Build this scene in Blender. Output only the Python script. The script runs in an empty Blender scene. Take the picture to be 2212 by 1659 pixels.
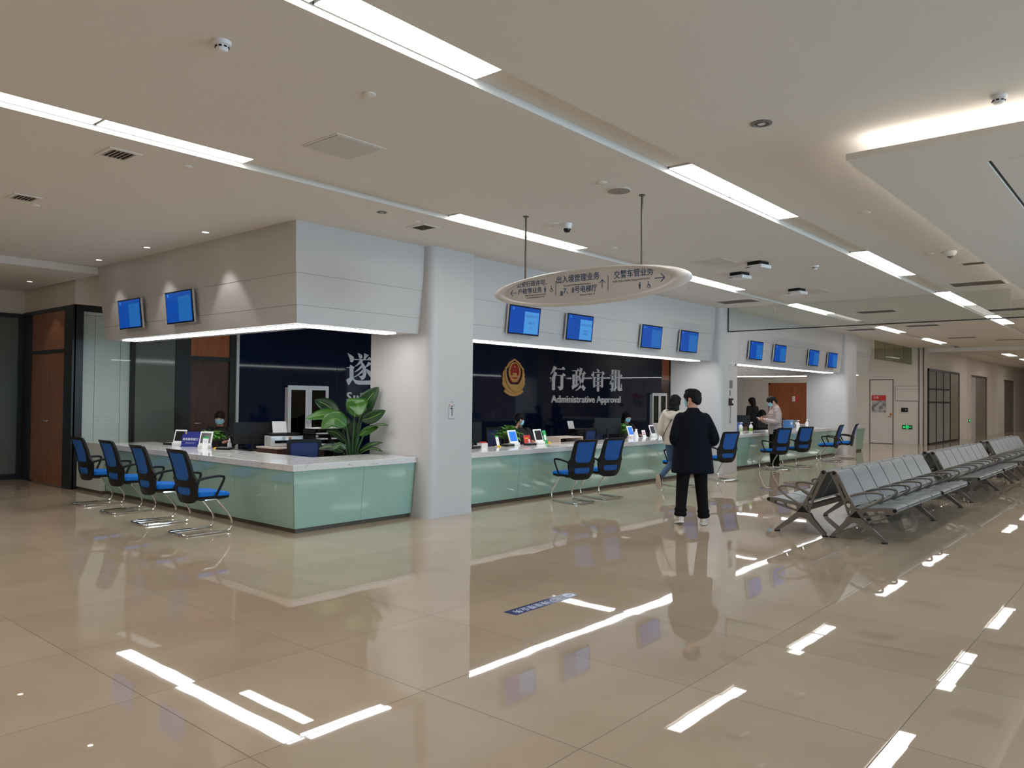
import bpy, bmesh, math, random
from mathutils import Vector, Matrix, Euler, noise
from math import sin, cos, pi, radians

SC = bpy.context.scene
COL = SC.collection
rnd = random.Random(7)

# ---------------------------------------------------------------- camera
H = 3.57                                   # ceiling height
yaw, pitch, roll = radians(49.4636), radians(0.9633), radians(0.6227)
f_ = Vector((sin(yaw)*cos(pitch), cos(yaw)*cos(pitch), sin(pitch)))
r_ = Vector((cos(yaw), -sin(yaw), 0)); u_ = r_.cross(f_)
r2 = r_*cos(roll) + u_*sin(roll); u2 = u_*cos(roll) - r_*sin(roll)
cam = bpy.data.cameras.new('camera'); camo = bpy.data.objects.new('camera', cam); COL.objects.link(camo)
camo.matrix_world = Matrix(((r2.x, u2.x, -f_.x, 0), (r2.y, u2.y, -f_.y, 0), (r2.z, u2.z, -f_.z, 1.6), (0, 0, 0, 1)))
cam.sensor_width = 36; cam.lens = 36*1681.4/2212; cam.clip_start = .05; cam.clip_end = 300
SC.camera = camo
# ---------------------------------------------------------------- world, daylight, exposure
w = bpy.data.worlds.new('world'); SC.world = w; w.use_nodes = True
w.node_tree.nodes['Background'].inputs[0].default_value = (.55, .75, 1, 1)
w.node_tree.nodes['Background'].inputs[1].default_value = .8
def area(name, loc, rot, sx, sy, power, col):
    l = bpy.data.lights.new(name, 'AREA'); l.shape = 'RECTANGLE'; l.size = sx; l.size_y = sy; l.energy = power; l.color = col
    o = bpy.data.objects.new(name, l); o.location = loc; o.rotation_euler = rot; COL.objects.link(o); return o
for x, pw in ((1.3, 110), (6.3, 260), (11.0, 560)):        # lamps added for bluish daylight, set inside the unseen window wall
    area('window_daylight', (x, -8.6, 1.6), (radians(90), 0, 0), 4.6, 2.6, pw, (.5, .76, 1))
LAMP = 11.2                                # radiance of the ceiling light panels
SC.view_settings.view_transform = 'Standard'; SC.view_settings.look = 'None'
SC.view_settings.exposure = -0.16; SC.view_settings.gamma = 1; SC.view_settings.use_curve_mapping = False

# ---------------------------------------------------------------- materials
def lin(c):
    return tuple(((v/255)/12.92 if v/255 <= .04045 else ((v/255+.055)/1.055)**2.4) for v in c)
MATS = {}
def mat(name, rgb=(200, 200, 200), rough=.5, metal=0, spec=.5, emit=None, estr=0, coat=0, alpha=None, trans=0):
    if name in MATS: return MATS[name]
    m = bpy.data.materials.new(name); m.use_nodes = True
    b = m.node_tree.nodes['Principled BSDF']
    b.inputs['Base Color'].default_value = (*lin(rgb), 1); b.inputs['Roughness'].default_value = rough
    b.inputs['Metallic'].default_value = metal; b.inputs['Specular IOR Level'].default_value = spec
    b.inputs['Coat Weight'].default_value = coat; b.inputs['Coat Roughness'].default_value = .03
    b.inputs['Transmission Weight'].default_value = trans
    if emit: b.inputs['Emission Color'].default_value = (*lin(emit), 1); b.inputs['Emission Strength'].default_value = estr
    MATS[name] = m; return m
def nodes(m): return m.node_tree.nodes, m.node_tree.links, m.node_tree.nodes['Principled BSDF']
def noise_color(m, c1, c2, scale=4, detail=6, lo=.4, hi=.6, dist=0, stretch=(1, 1, 1)):
    n, l, b = nodes(m)
    tc = n.new('ShaderNodeTexCoord'); mp = n.new('ShaderNodeMapping'); mp.inputs['Scale'].default_value = stretch
    t = n.new('ShaderNodeTexNoise'); t.inputs['Scale'].default_value = scale; t.inputs['Detail'].default_value = detail; t.inputs['Distortion'].default_value = dist
    r = n.new('ShaderNodeValToRGB'); r.color_ramp.elements[0].position = lo; r.color_ramp.elements[1].position = hi
    r.color_ramp.elements[0].color = (*lin(c1), 1); r.color_ramp.elements[1].color = (*lin(c2), 1)
    l.new(tc.outputs['Object'], mp.inputs[0]); l.new(mp.outputs[0], t.inputs[0]); l.new(t.outputs[0], r.inputs[0]); l.new(r.outputs[0], b.inputs['Base Color'])
    return m
def bump(m, scale=200, strength=.2, dist=.002):
    n, l, b = nodes(m)
    tc = n.new('ShaderNodeTexCoord'); t = n.new('ShaderNodeTexNoise'); t.inputs['Scale'].default_value = scale
    bp = n.new('ShaderNodeBump'); bp.inputs['Strength'].default_value = strength; bp.inputs['Distance'].default_value = dist
    l.new(tc.outputs['Object'], t.inputs[0]); l.new(t.outputs[0], bp.inputs['Height']); l.new(bp.outputs[0], b.inputs['Normal']); return m

def glass(name, tint=(235, 245, 240), ior=1.5, rough=.0):
    """thin pane: Fresnel reflection over straight-through transmission"""
    if name in MATS: return MATS[name]
    m = bpy.data.materials.new(name); m.use_nodes = True; n = m.node_tree.nodes; l = m.node_tree.links; n.clear()
    out = n.new('ShaderNodeOutputMaterial'); mx = n.new('ShaderNodeMixShader'); fr = n.new('ShaderNodeFresnel'); fr.inputs[0].default_value = ior
    tr = n.new('ShaderNodeBsdfTransparent'); tr.inputs[0].default_value = (*lin(tint), 1)
    gl = n.new('ShaderNodeBsdfGlossy'); gl.inputs['Roughness'].default_value = rough
    ge = n.new('ShaderNodeNewGeometry'); sb_ = n.new('ShaderNodeMath'); sb_.operation = 'SUBTRACT'; sb_.inputs[0].default_value = 1; ml = n.new('ShaderNodeMath'); ml.operation = 'MULTIPLY'
    l.new(ge.outputs['Backfacing'], sb_.inputs[1]); l.new(sb_.outputs[0], ml.inputs[0]); l.new(fr.outputs[0], ml.inputs[1])
    l.new(ml.outputs[0], mx.inputs[0]); l.new(tr.outputs[0], mx.inputs[1]); l.new(gl.outputs[0], mx.inputs[2]); l.new(mx.outputs[0], out.inputs[0])
    MATS[name] = m; return m

def floor_mat():
    m = mat('polished_tile', (185, 165, 143), .02, spec=.62)
    n, l, b = nodes(m)
    def math_(op, a, bb=None):
        q = n.new('ShaderNodeMath'); q.operation = op
        for i, v in enumerate((a, bb)):
            if v is None: continue
            if isinstance(v, (int, float)): q.inputs[i].default_value = v
            else: l.new(v, q.inputs[i])
        return q.outputs[0]
    g = n.new('ShaderNodeNewGeometry'); sp = n.new('ShaderNodeSeparateXYZ'); l.new(g.outputs['Position'], sp.inputs[0])
    P = 1.04
    u = math_('DIVIDE', math_('SUBTRACT', sp.outputs[0], 2.93-50*P), P); v = math_('DIVIDE', math_('SUBTRACT', sp.outputs[1], 3.115-50*P), P)
    fu = math_('FLOOR', u); fv = math_('FLOOR', v)
    du = math_('ABSOLUTE', math_('SUBTRACT', math_('FRACT', u), .5)); dv = math_('ABSOLUTE', math_('SUBTRACT', math_('FRACT', v), .5))
    joint = math_('GREATER_THAN', math_('MAXIMUM', du, dv), .5-.0021)
    cb = n.new('ShaderNodeCombineXYZ'); l.new(fu, cb.inputs[0]); l.new(fv, cb.inputs[1])
    wn = n.new('ShaderNodeTexWhiteNoise'); wn.noise_dimensions = '2D'; l.new(cb.outputs[0], wn.inputs['Vector'])
    ns = n.new('ShaderNodeTexNoise'); ns.inputs['Scale'].default_value = 1.3; ns.inputs['Detail'].default_value = 5; l.new(g.outputs['Position'], ns.inputs['Vector'])
    ra = n.new('ShaderNodeValToRGB'); ra.color_ramp.elements[0].color = (*lin((180, 161, 139)), 1); ra.color_ramp.elements[1].color = (*lin((194, 176, 154)), 1)
    ra.color_ramp.elements[0].position = .3; ra.color_ramp.elements[1].position = .7
    mixv = math_('ADD', math_('MULTIPLY', ns.outputs[0], .8), math_('MULTIPLY', wn.outputs['Value'], .2)); l.new(mixv, ra.inputs[0])
    mx = n.new('ShaderNodeMix'); mx.data_type = 'RGBA'; l.new(joint, mx.inputs['Factor']); l.new(ra.outputs[0], mx.inputs['A'])
    mx.inputs['B'].default_value = (*lin((92, 78, 64)), 1); l.new(mx.outputs['Result'], b.inputs['Base Color'])
    l.new(math_('ADD', math_('MULTIPLY', joint, .5), .018), b.inputs['Roughness'])
    # each tile lies a hair out of level and is not perfectly flat
    vs = n.new('ShaderNodeVectorMath'); vs.operation = 'SUBTRACT'; l.new(wn.outputs['Color'], vs.inputs[0]); vs.inputs[1].default_value = (.5, .5, .5)
    vm = n.new('ShaderNodeVectorMath'); vm.operation = 'SCALE'; l.new(vs.outputs[0], vm.inputs[0]); vm.inputs['Scale'].default_value = .003
    va = n.new('ShaderNodeVectorMath'); va.operation = 'ADD'; l.new(g.outputs['Normal'], va.inputs[0]); l.new(vm.outputs[0], va.inputs[1])
    vn = n.new('ShaderNodeVectorMath'); vn.operation = 'NORMALIZE'; l.new(va.outputs[0], vn.inputs[0])
    nb = n.new('ShaderNodeTexNoise'); nb.inputs['Scale'].default_value = 2.2; nb.inputs['Detail'].default_value = 1; l.new(g.outputs['Position'], nb.inputs['Vector'])
    bp = n.new('ShaderNodeBump'); bp.inputs['Strength'].default_value = .05; bp.inputs['Distance'].default_value = .008
    l.new(nb.outputs[0], bp.inputs['Height']); l.new(vn.outputs[0], bp.inputs['Normal']); l.new(bp.outputs[0], b.inputs['Normal'])
    return m

M_FLOOR = floor_mat()
M_CEIL = mat('white_ceiling_paint', (226, 222, 216), .85, spec=.2)
M_WALL = mat('white_wall_panel', (199, 197, 195), .35, spec=.4)
M_WALL2 = mat('warm_white_wall', (214, 206, 196), .6, spec=.3)
M_TRIM = mat('grey_metal_trim', (120, 112, 102), .35, .8)
M_DARKFRAME = mat('dark_window_frame', (36, 37, 36), .35, .3)
M_DARKGLASS = mat('dark_green_glass', (98, 106, 100), .06, spec=.6)
M_BLUEGLASS = mat('navy_back_painted_glass', (11, 24, 50), .045, spec=.36)
M_WOOD = noise_color(mat('brown_wood_veneer', (140, 90, 60), .3), (128, 80, 52), (154, 100, 68), 3, 8, .3, .7, .6, (6, 6, .7))
M_WOOD_DARK = noise_color(mat('dark_brown_wood', (66, 38, 22), .3), (56, 31, 18), (76, 44, 27), 3, 8, .3, .7, .6, (6, 6, .7))
M_WOOD_OR = noise_color(mat('orange_brown_wood', (146, 80, 40), .35), (132, 70, 34), (160, 90, 48), 3, 8, .3, .7, .6, (6, 6, .7))
M_MARBLE = noise_color(mat('white_marble', (225, 223, 220), .08, spec=.6), (176, 175, 174), (222, 221, 219), 6, 10, .30, .40, 2.2, (1, 1, 2))
M_GREEN = mat('mint_back_painted_glass', (150, 184, 170), .06, spec=.7)
M_KICK = mat('brown_toe_kick', (84, 74, 60), .4)
M_BLACK = mat('black_plastic', (11, 11, 12), .5, spec=.3)
M_BLACKGL = mat('gloss_black', (8, 9, 11), .1)
M_GREY = mat('grey_plastic', (120, 120, 120), .5)
M_WHITE = mat('white_plastic', (235, 235, 235), .35)
M_SILVER = mat('silver_plastic', (205, 206, 206), .3, .4)
M_CHROME = mat('chrome', (225, 225, 225), .08, 1)
M_STEEL = noise_color(mat('brushed_steel', (165, 158, 148), .45, .7), (150, 143, 133), (176, 169, 158), 3, 4, .3, .7, 0, (30, 30, .4))
M_SEATMETAL = bump(mat('grey_coated_steel', (118, 130, 138), .3, .75), 300, .08, .001)
M_ALU = mat('cast_aluminium', (122, 118, 112), .38, .85)
M_BLUESEAT = bump(mat('bright_blue_fabric', (22, 108, 196), .8, spec=.2), 500, .35)
M_MESH = mat('blue_mesh_fabric', (40, 90, 160), .75, spec=.2)
M_LAMP = mat('light_panel_glow', (255, 255, 255), .5, emit=(255, 252, 248), estr=LAMP)
M_STRIP = mat('strip_light_glow', (255, 255, 255), .5, emit=(250, 252, 255), estr=14)
M_SPOT = mat('downlight_glow', (255, 255, 255), .5, emit=(255, 244, 228), estr=9)
M_SIGN = mat('sign_grey_white', (222, 218, 214), .35)
M_SIGNFACE = mat('sign_face_grey', (206, 202, 198), .3)
M_SIGNBLUE = mat('sign_blue_print', (22, 70, 118), .5)
M_SIGNGREY = mat('sign_grey_print', (128, 124, 122), .5)
M_LETTER = mat('silver_letter', (250, 250, 250), .4)
M_GOLD = mat('gold_relief', (222, 172, 104), .4, .3)
M_RED = mat('badge_red', (176, 26, 34), .4)
M_NAVY = mat('badge_navy', (12, 16, 40), .3)
M_SKIN = mat('skin', (200, 150, 124), .5)
M_HAIR = mat('black_hair', (13, 11, 11), .65, spec=.25)
M_HAIRBR = mat('dark_brown_hair', (30, 20, 17), .65, spec=.25)
M_MASK = mat('pale_blue_mask', (150, 205, 220), .8)
M_LEAF = noise_color(mat('dark_green_leaf', (34, 66, 30), .35), (20, 44, 22), (38, 70, 32), 5, 3, .35, .65)
M_LEAFB = mat('bright_green_leaf', (50, 94, 24), .35)
M_LEAFP = noise_color(mat('pothos_leaf', (70, 132, 46), .4), (44, 98, 30), (104, 168, 66), 9, 3, .35, .65)
M_POT = mat('black_pot', (20, 20, 20), .4)
M_PAPER = mat('white_paper', (240, 240, 238), .7)
M_YELLOW = mat('yellow_plastic', (236, 186, 16), .4)
M_GREENP = mat('green_print', (30, 160, 80), .5)
M_BLUEP = mat('deep_blue_card', (26, 40, 130), .5)
M_REDP = mat('red_card', (196, 52, 52), .5)
M_EXIT = mat('exit_green_glow', (20, 160, 80), .5, emit=(40, 230, 120), estr=1.2)
M_SCREEN = mat('blue_screen_glow', (4, 30, 90), .12, emit=(10, 72, 160), estr=1.0)
M_SCREEN2 = mat('light_blue_screen_glow', (20, 80, 140), .12, emit=(78, 150, 208), estr=.9)
M_SCREEN4 = mat('dim_blue_screen_glow', (8, 50, 110), .12, emit=(34, 102, 172), estr=.95)
M_SCREEN3 = mat('screen_text_grey', (60, 90, 140), .4, emit=(40, 80, 150), estr=.6)
M_TABSCREEN = mat('tablet_blue_glow', (30, 90, 190), .15, emit=(50, 120, 205), estr=.8)
M_TABDARK = mat('tablet_dark_screen', (30, 32, 34), .15)
M_GLASS = glass('clear_pane', (246, 250, 248))
M_GLASSG = glass('greenish_pane', (216, 218, 206), 1.03)
M_BOTTLE = mat('clear_bottle', (225, 232, 235), .08, trans=.7)
M_JEANS = bump(mat('blue_denim', (58, 84, 112), .85), 300, .3)
M_COAT = bump(mat('navy_wool_coat', (9, 13, 24), .9, spec=.2), 300, .4)
M_PANTS = mat('black_trousers', (13, 12, 12), .85, spec=.2)
M_CREAM = bump(mat('cream_knit', (206, 196, 182), .9, spec=.2), 140, .8, .004)
M_PUFF = mat('grey_beige_puffer', (170, 156, 150), .55)
M_UNIFORM = mat('dark_uniform', (14, 15, 22), .8)
M_SOLE = mat('white_sole', (222, 216, 208), .6)
M_BROWNSOLE = mat('brown_sole', (92, 66, 50), .7)
M_BLIND = mat('white_blind_slat', (238, 240, 240), .4)
M_CREAMWOOD = mat('pale_wood_laminate', (208, 192, 180), .45)

# ---------------------------------------------------------------- geometry helpers
class MB:
    def __init__(s): s.v = []; s.f = []
    def add(s, vs, fs):
        o = len(s.v); s.v += [tuple(p) for p in vs]; s.f += [tuple(i+o for i in q) for q in fs]; return s
    def box(s, a, b):
        x0, y0, z0 = a; x1, y1, z1 = b
        return s.add([(x0, y0, z0), (x1, y0, z0), (x1, y1, z0), (x0, y1, z0), (x0, y0, z1), (x1, y0, z1), (x1, y1, z1), (x0, y1, z1)],
                     [(3, 2, 1, 0), (4, 5, 6, 7), (0, 1, 5, 4), (1, 2, 6, 5), (2, 3, 7, 6), (3, 0, 4, 7)])
    def obox(s, c, ex, ey, ez):
        """box from a centre and three half-edge vectors"""
        c, ex, ey, ez = map(Vector, (c, ex, ey, ez)); vs = [c+sx*ex+sy*ey+sz*ez for sz in (-1, 1) for sx, sy in ((-1, -1), (1, -1), (1, 1), (-1, 1))]
        return s.add(vs, [(3, 2, 1, 0), (4, 5, 6, 7), (0, 1, 5, 4), (1, 2, 6, 5), (2, 3, 7, 6), (3, 0, 4, 7)])
    def rings(s, rs, cap=True, closed=False):
        n = len(rs[0]); o = len(s.v)
        for q in rs: s.v += [tuple(p) for p in q]
        m = len(rs)
        for i in range(m if closed else m-1):
            for j in range(n):
                a = o+i*n+j; b = o+i*n+(j+1) % n; c = o+((i+1) % m)*n+(j+1) % n; d = o+((i+1) % m)*n+j; s.f.append((a, b, c, d))
        if cap and not closed:
            s.f.append(tuple(o+j for j in reversed(range(n)))); s.f.append(tuple(o+(m-1)*n+j for j in range(n)))
        return s
    def cyl(s, p, r, h, n=24, r2=None, axis='z'):
        r2 = r if r2 is None else r2; p = Vector(p)
        def pt(a, rr, t):
            c, q = rr*cos(a), rr*sin(a)
            return p+Vector({'z': (c, q, t), 'y': (q, t, c), 'x': (t, c, q)}[axis])
        return s.rings([[pt(2*pi*j/n, rr, t) for j in range(n)] for rr, t in ((r, 0), (r2, h))])
    def lathe(s, p, prof, n=24, axis='z', sgn=1):
        p = Vector(p)
        def pt(a, rr, t):
            c, q = rr*cos(a), rr*sin(a)
            return p+Vector({'z': (c, q, t*sgn), 'y': (q, t*sgn, c), 'x': (t*sgn, c, q)}[axis])
        return s.rings([[pt(2*pi*j/n, max(rr, .0004), t) for j in range(n)] for rr, t in prof])
    def tube(s, pts, r, n=10, closed=False, flat=1.0, up=None):
        pts = [Vector(p) for p in pts]; m = len(pts); rs = r if isinstance(r, (list, tuple)) else [r]*m; out = []; prev = None
        for i, p in enumerate(pts):
            a = pts[(i-1) % m] if (closed or i > 0) else p; b = pts[(i+1) % m] if (closed or i < m-1) else p
            t = (b-a).normalized()
            if prev is None:
                ref = Vector(up) if up else (Vector((0, 0, 1)) if abs(t.z) < .9 else Vector((1, 0, 0)))
                u = (ref-t*ref.dot(t)).normalized()
            else: u = (prev-t*prev.dot(t)).normalized()
            prev = u; v = t.cross(u)
            out.append([p+u*rs[i]*cos(2*pi*j/n)+v*rs[i]*flat*sin(2*pi*j/n) for j in range(n)])
        return s.rings(out, closed=closed)
    def ell(s, c, r, n=16, m=10, rot=None):
        c = Vector(c); rr = []
        for i in range(m+1):
            a = -pi/2+pi*i/m; k = max(cos(a), .02); ring = []
            for j in range(n):
                q = Vector((r[0]*k*cos(2*pi*j/n), r[1]*k*sin(2*pi*j/n), r[2]*sin(a)))
                ring.append(c+(rot @ q if rot else q))
            rr.append(ring)
        return s.rings(rr)
    def prism(s, poly, fn, t0, t1):
        """extrude the 2-D polygon; fn(u, v, t) -> point"""
        return s.rings([[fn(u, v, t) for u, v in poly] for t in (t0, t1)])
    def grid(s, fn, nu, nv):
        o = len(s.v)
        for i in range(nu+1):
            for j in range(nv+1): s.v.append(tuple(fn(i/nu, j/nv)))
        for i in range(nu):
            for j in range(nv):
                a = o+i*(nv+1)+j; s.f.append((a, a+nv+1, a+nv+2, a+1))
        return s
    def xf(s, M):
        s.v = [tuple(M @ Vector(p)) for p in s.v]; return s
    def merge(s, o): return s.add(o.v, o.f)
    def mesh(s, name, m, smooth=35):
        me = bpy.data.meshes.new(name); me.from_pydata(s.v, [], s.f)
        bm = bmesh.new(); bm.from_mesh(me); bmesh.ops.recalc_face_normals(bm, faces=bm.faces); bm.to_mesh(me); bm.free()
        if m: me.materials.append(m)
        if smooth: me.shade_smooth(); me.set_sharp_from_angle(angle=radians(smooth))
        return me
    def build(s, name, m, parent=None, world=False, smooth=35, bevel=0, label=None):
        if world and parent is not None:
            top = parent
            while top.parent: top = top.parent
            off = Vector(top.location); s.v = [tuple(Vector(p)-off) for p in s.v]
        o = bpy.data.objects.new(name, s.mesh(name, m, smooth)); COL.objects.link(o)
        if parent is not None: o.parent = parent
        if bevel:
            b = o.modifiers.new('bevel', 'BEVEL'); b.width = bevel; b.segments = 2; b.limit_method = 'ANGLE'; b.angle_limit = radians(40)
        if label: o['label'] = label
        return o
def link_mesh(name, me, parent=None, label=None):
    o = bpy.data.objects.new(name, me); COL.objects.link(o)
    if parent is not None: o.parent = parent
    if label: o['label'] = label
    return o
def tag(o, label, cat, group=None, kind=None):
    o['label'] = label; o['category'] = cat; o['kind'] = kind or 'thing'
    if group: o['group'] = group
    return o
def thing(name, label, cat, loc=(0, 0, 0), rotz=0, group=None):
    o = bpy.data.objects.new(name, None); COL.objects.link(o); o.empty_display_size = .1
    o.location = loc; o.rotation_euler = (0, 0, rotz); return tag(o, label, cat, group)
def struct(name, mb, m, smooth=35, bevel=0, parent=None):
    o = mb.build(name, m, parent, smooth=smooth, bevel=bevel); o['kind'] = 'structure'; return o
def dup(src, loc, rotz, label=None, group=None):
    r = src.copy(); COL.objects.link(r); r.location = loc; r.rotation_euler = (0, 0, rotz)
    if label: r['label'] = label
    if group: r['group'] = group
    for ch in list(src.children):
        c = ch.copy(); COL.objects.link(c); c.parent = r
        for g in list(ch.children):
            d = g.copy(); COL.objects.link(d); d.parent = c
    return r
def B(a, b): return MB().box(a, b)
def catmull(pts, k=6):
    P = [Vector(p) for p in pts]; P = [P[0]*2-P[1]]+P+[P[-1]*2-P[-2]]; out = []
    for i in range(1, len(P)-2):
        for j in range(k):
            t = j/k; a, b, c, d = P[i-1:i+3]
            out.append(.5*((2*b)+(c-a)*t+(2*a-5*b+4*c-d)*t*t+(3*b-a-3*c+d)*t**3))
    return out+[P[-2]]
def roundpoly(pts, r, k=5):
    out = []; n = len(pts)
    rr = r if isinstance(r, (list, tuple)) else [r]*n
    for i in range(n):
        p = Vector((*pts[i], 0)); a = Vector((*pts[i-1], 0)); b = Vector((*pts[(i+1) % n], 0))
        da = (a-p); db = (b-p); q = min(rr[i], da.length*.48, db.length*.48)
        s, e = p+da.normalized()*q, p+db.normalized()*q
        for j in range(k+1):
            t = j/k; c = s*(1-t)**2+p*2*t*(1-t)+e*t*t; out.append((c.x, c.y))
    return out
def resample(poly, n):
    P = [Vector((*p, 0)) for p in poly]; P.append(P[0]); L = [0]
    for a, b in zip(P, P[1:]): L.append(L[-1]+(b-a).length)
    out = []; k = 0
    for i in range(n):
        t = L[-1]*i/n
        while L[k+1] < t: k += 1
        q = (t-L[k])/max(L[k+1]-L[k], 1e-9); c = P[k].lerp(P[k+1], q); out.append((c.x, c.y))
    return out
def curve_mesh(name, splines, extrude, m, smooth=30):
    """flat plate from closed 2-D outlines (inner outlines cut holes), centred on its thickness"""
    c = bpy.data.curves.new(name, 'CURVE'); c.dimensions = '2D'; c.fill_mode = 'BOTH'; c.extrude = extrude/2
    for pts in splines:
        s = c.splines.new('POLY'); s.points.add(len(pts)-1); s.use_cyclic_u = True
        for p, q in zip(s.points, pts): p.co = (q[0], q[1], 0, 1)
    return _tomesh(name, c, m, smooth)
def _tomesh(name, c, m, smooth=30):
    o = bpy.data.objects.new(name, c); COL.objects.link(o)
    dg = bpy.context.evaluated_depsgraph_get(); me = bpy.data.meshes.new_from_object(o.evaluated_get(dg))
    bpy.data.objects.remove(o); bpy.data.curves.remove(c)
    me.materials.clear()
    if m: me.materials.append(m)
    return me
def text_mesh(name, s, size, m, extrude=.002, bold=0, align='CENTER', sx=1.0, space=1.0):
    c = bpy.data.curves.new(name, 'FONT'); c.body = s; c.size = size; c.extrude = extrude; c.offset = bold; c.align_x = align; c.align_y = 'CENTER'; c.space_character = space
    me = _tomesh(name, c, m)
    if sx != 1: me.transform(Matrix.Diagonal((sx, 1, 1, 1)))
    return me
def place2d(me, origin, right, up):
    """stand a flat mesh up in the place: its x along right, its y along up"""
    r = Vector(right).normalized(); u = Vector(up).normalized(); nrm = r.cross(u)
    me.transform(Matrix(((r.x, u.x, nrm.x, origin[0]), (r.y, u.y, nrm.y, origin[1]), (r.z, u.z, nrm.z, origin[2]), (0, 0, 0, 1)))); return me
def circle(cx, cy, rx, ry=None, n=28): return [(cx+rx*cos(2*pi*i/n), cy+(ry or rx)*sin(2*pi*i/n)) for i in range(n)]
ORD = ['first', 'second', 'third', 'fourth', 'fifth', 'sixth', 'seventh', 'eighth', 'ninth', 'tenth', 'eleventh', 'twelfth']
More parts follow.
